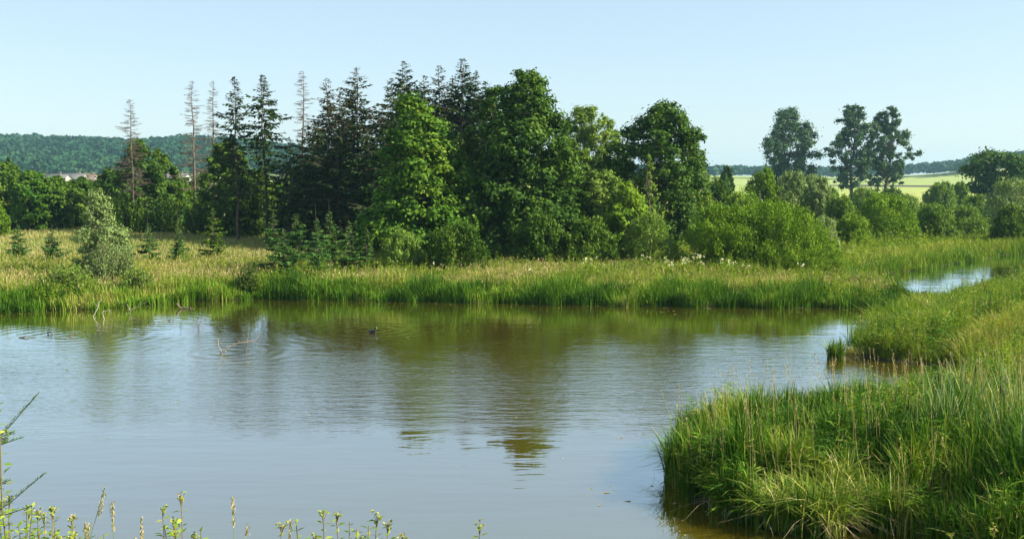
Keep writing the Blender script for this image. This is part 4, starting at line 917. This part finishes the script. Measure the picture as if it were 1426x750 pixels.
for q in [(12, 684, 4.6, 'leafy weed at the bottom left corner of the view', 11), (40, 700, 4.8, 'leafy weed next to the corner one', 10), (72, 700, 5.0, 'leafy weed third from the left corner', 9), (100, 712, 4.9, 'low leafy weed beside the tall grass seed head', 8),
          (122, 728, 5.2, 'low leafy weed left of the wide gap', 4), (226, 700, 5.0, 'leafy weed with forked top left of the tall flowering one', 2), (252, 686, 4.8, 'tallest budding weed in the left half of the foreground', 6), (242, 716, 5.0, 'lower leafy weed at the foot of the tallest one', 5),
          (392, 722, 5.0, 'small budding weed left of the middle clump', 1), (450, 704, 4.7, 'budding weed, first of the middle clump', 4), (468, 708, 4.9, 'budding weed, second of the middle clump', 2), (436, 738, 4.8, 'low leafy weed left below the middle clump', 2),
          (525, 710, 4.7, 'budding weed with pinkish head right of the middle clump', 4), (540, 720, 4.9, 'leafy weed crowding the pinkish headed one', 2), (560, 738, 5.0, 'low leafy weed right of the pinkish headed one', 2), (668, 722, 4.8, 'single slim budding weed standing apart', 1),
          (505, 742, 4.9, 'low leafy sprig between the two budding clumps', 2), (270, 738, 4.7, 'low leafy sprig right of the tallest left weed', 2), (185, 744, 4.9, 'tiny leafy tip just showing in the wide gap', 2)]:
    leafy_plant(q[0], q[1], q[2], q[3], int(q[0] * 7 + q[1]), nst=q[4])
leafy_plant(-8, 500, 3.6, 'thin leafy shoot reaching up at the left picture edge', 71, nst=2, leaf=.05, spread=.05, buds=False)
leafy_plant(1325, 738, 6.0, 'leafy weed tip at the bottom right', 72, nst=2)
leafy_plant(1385, 728, 6.0, 'leafy weed tip in the bottom right corner', 73, nst=3)

def grass_stalk(px, top, D, label, seed, lean=0.0):
    rs = np.random.RandomState(seed); x, y, z = vp(px, top, D); g = gz1(x, y); H = z - g
    t = thing('grass_stalk', (x - lean, y, g - .03), label, 'grass stalk')
    m = MB(); k = MB(); tp = np.array([lean, 0, H]); tube(m, [(0, 0, 0), (lean * .3, .01, H * .5), tp], [.0028, .002, .0012], 5, .5)
    n_ = 70; u = rs.uniform(0, .085 / H * 1.6, n_)[:, None]; cards(k, tp * (1 - u) + rs.normal(0, .0045, (n_, 3)), np.array([lean * .4, 0, 1.0]) + rs.normal(0, .3, (n_, 3)), rdir(n_, rs), .018, .005, rs.uniform(0, 1, n_), rs)
    b = MB(); blades(b, np.zeros((5, 3)) + rs.normal(0, .01, (5, 3)), H * rs.uniform(.5, .85, 5), .007, rs.uniform(.1, .5, 5), rs, 5)
    m.build('stem', M_straw, t); k.build('seed_head', M_seed, t); b.build('leaves', M_fen, t)
for q in [(156, 690, 4.6, 'grass stalk with pinkish seed head above the left weeds', 0), (324, 682, 4.5, 'upright grass stalk with dense seed head left of the middle', 0), (197, 712, 4.8, 'short grass stalk near the wide gap', .05),
          (344, 722, 4.6, 'leaning grass stalk just right of the upright one', .10), (404, 716, 4.7, 'dark leaning grass stalk beside the small budding weed', .06), (146, 668, 4.4, 'long thin grass stalk arching right over the left weeds', .35), (120, 718, 4.6, 'pale grass stalk among the left weeds', .03)]:
    grass_stalk(q[0], q[1], q[2], q[3], int(q[0]), q[4])

# spruce sapling whose shoots reach in at the left edge
M_nfront = ramp_mat('shoot_needles', [(0, (.07, .17, .03)), (.6, (.14, .27, .045)), (1, (.30, .40, .09))], transl=.1, patch=.1, pscale=6)
def near_spruce():
    rs = np.random.RandomState(9); x, y = -2.45, 4.0; g = gz1(x, y)
    t = thing('spruce_sapling', (x, y, g - .03), 'young spruce beyond the left edge with needle shoots reaching into view', 'spruce')
    H = 2.15; mt = MB(); tube(mt, [(0, 0, 0), (.01, 0, H * .5), (0, .01, H)], [.03, .018, .006], 8, .4)
    fo = MB()
    def shoot(A, B):
        A = np.array(A, float); B = np.array(B, float); tube(mt, [A, (A + B) / 2 + [0, 0, -.01], B], [.0028, .0022, .0012], 5, .4)
        L = np.linalg.norm(B - A); n_ = int(L * 650); u = rs.uniform(0.05, 1, n_)[:, None]; ax = unit((B - A)[None] / L * .9 + rdir(n_, rs) * .75)
        cards(fo, A * (1 - u) + B * u + ax * .006, ax, rdir(n_, rs), .012, .0022, rs.uniform(0, 1, n_), rs)
    def tgt(px, py, D=4.0):
        a_ = vp(px, py, D); return np.array([a_[0] - x, a_[1] - y, a_[2] - g])
    for (h0, a_, b_) in [(None, (-30, 625), (54, 536)), (None, (-30, 612), (32, 598)), (None, (-20, 600), (20, 590)), (None, (-30, 720), (62, 648)), (None, (-30, 712), (44, 694)), (None, (-20, 660), (14, 658))]:
        shoot(tgt(*a_), tgt(*b_)); q = tgt(*a_); tube(mt, [(0, 0, q[2] - .12), q * [.5, .5, 1] - [0, 0, .07], q], [.008, .006, .005], 5, .4)
        for s in range(3):
            u = rs.uniform(.0, .5); c_ = q * (1 - u) + tgt(*b_) * u; shoot(c_, c_ + np.array([rs.uniform(.02, .08), rs.uniform(-.05, .05), rs.uniform(-.03, .02)]))
    for k in range(34):
        h0 = H * (.12 + .85 * k / 34); az = k * 2.4; L = .42 * (1.05 - h0 / H) + .06
        if math.cos(az) > .45: L *= .5
        B0 = np.array([math.cos(az) * L, math.sin(az) * L, h0 + .05]); shoot((0, 0, h0), B0)
        for s in range(4):
            u = rs.uniform(.3, .9); c_ = np.array([0, 0, h0]) * (1 - u) + B0 * u; dv = rdir(1, rs)[0] * [1, 1, .3]; shoot(c_, c_ + (dv + B0 / L * .4 * [1, 1, 0]) * L * .28)
    mt.build('trunk', M_bark, t); fo.build('needles', M_nfront, t)
near_spruce()

# ------------------------------------------------------------------ haze
hm = bpy.data.materials.new('air_haze'); hm.use_nodes = True; n = hm.node_tree.nodes; n.clear()
out = n.new('ShaderNodeOutputMaterial'); pv = n.new('ShaderNodeVolumePrincipled')
pv.inputs['Color'].default_value = (.42, .76, 1.0, 1); pv.inputs['Density'].default_value = .00017; pv.inputs['Anisotropy'].default_value = .1
hm.node_tree.links.new(pv.outputs[0], out.inputs['Volume'])
mb = MB(); box(mb, (0, 1300, 30), (5300, 3300, 70)); ho = mb.build('haze', hm); tag(ho, 'thin pale blue summer haze over the whole landscape', 'haze', kind='stuff')
print('faces', sum(len(m_.polygons) for m_ in bpy.data.meshes))
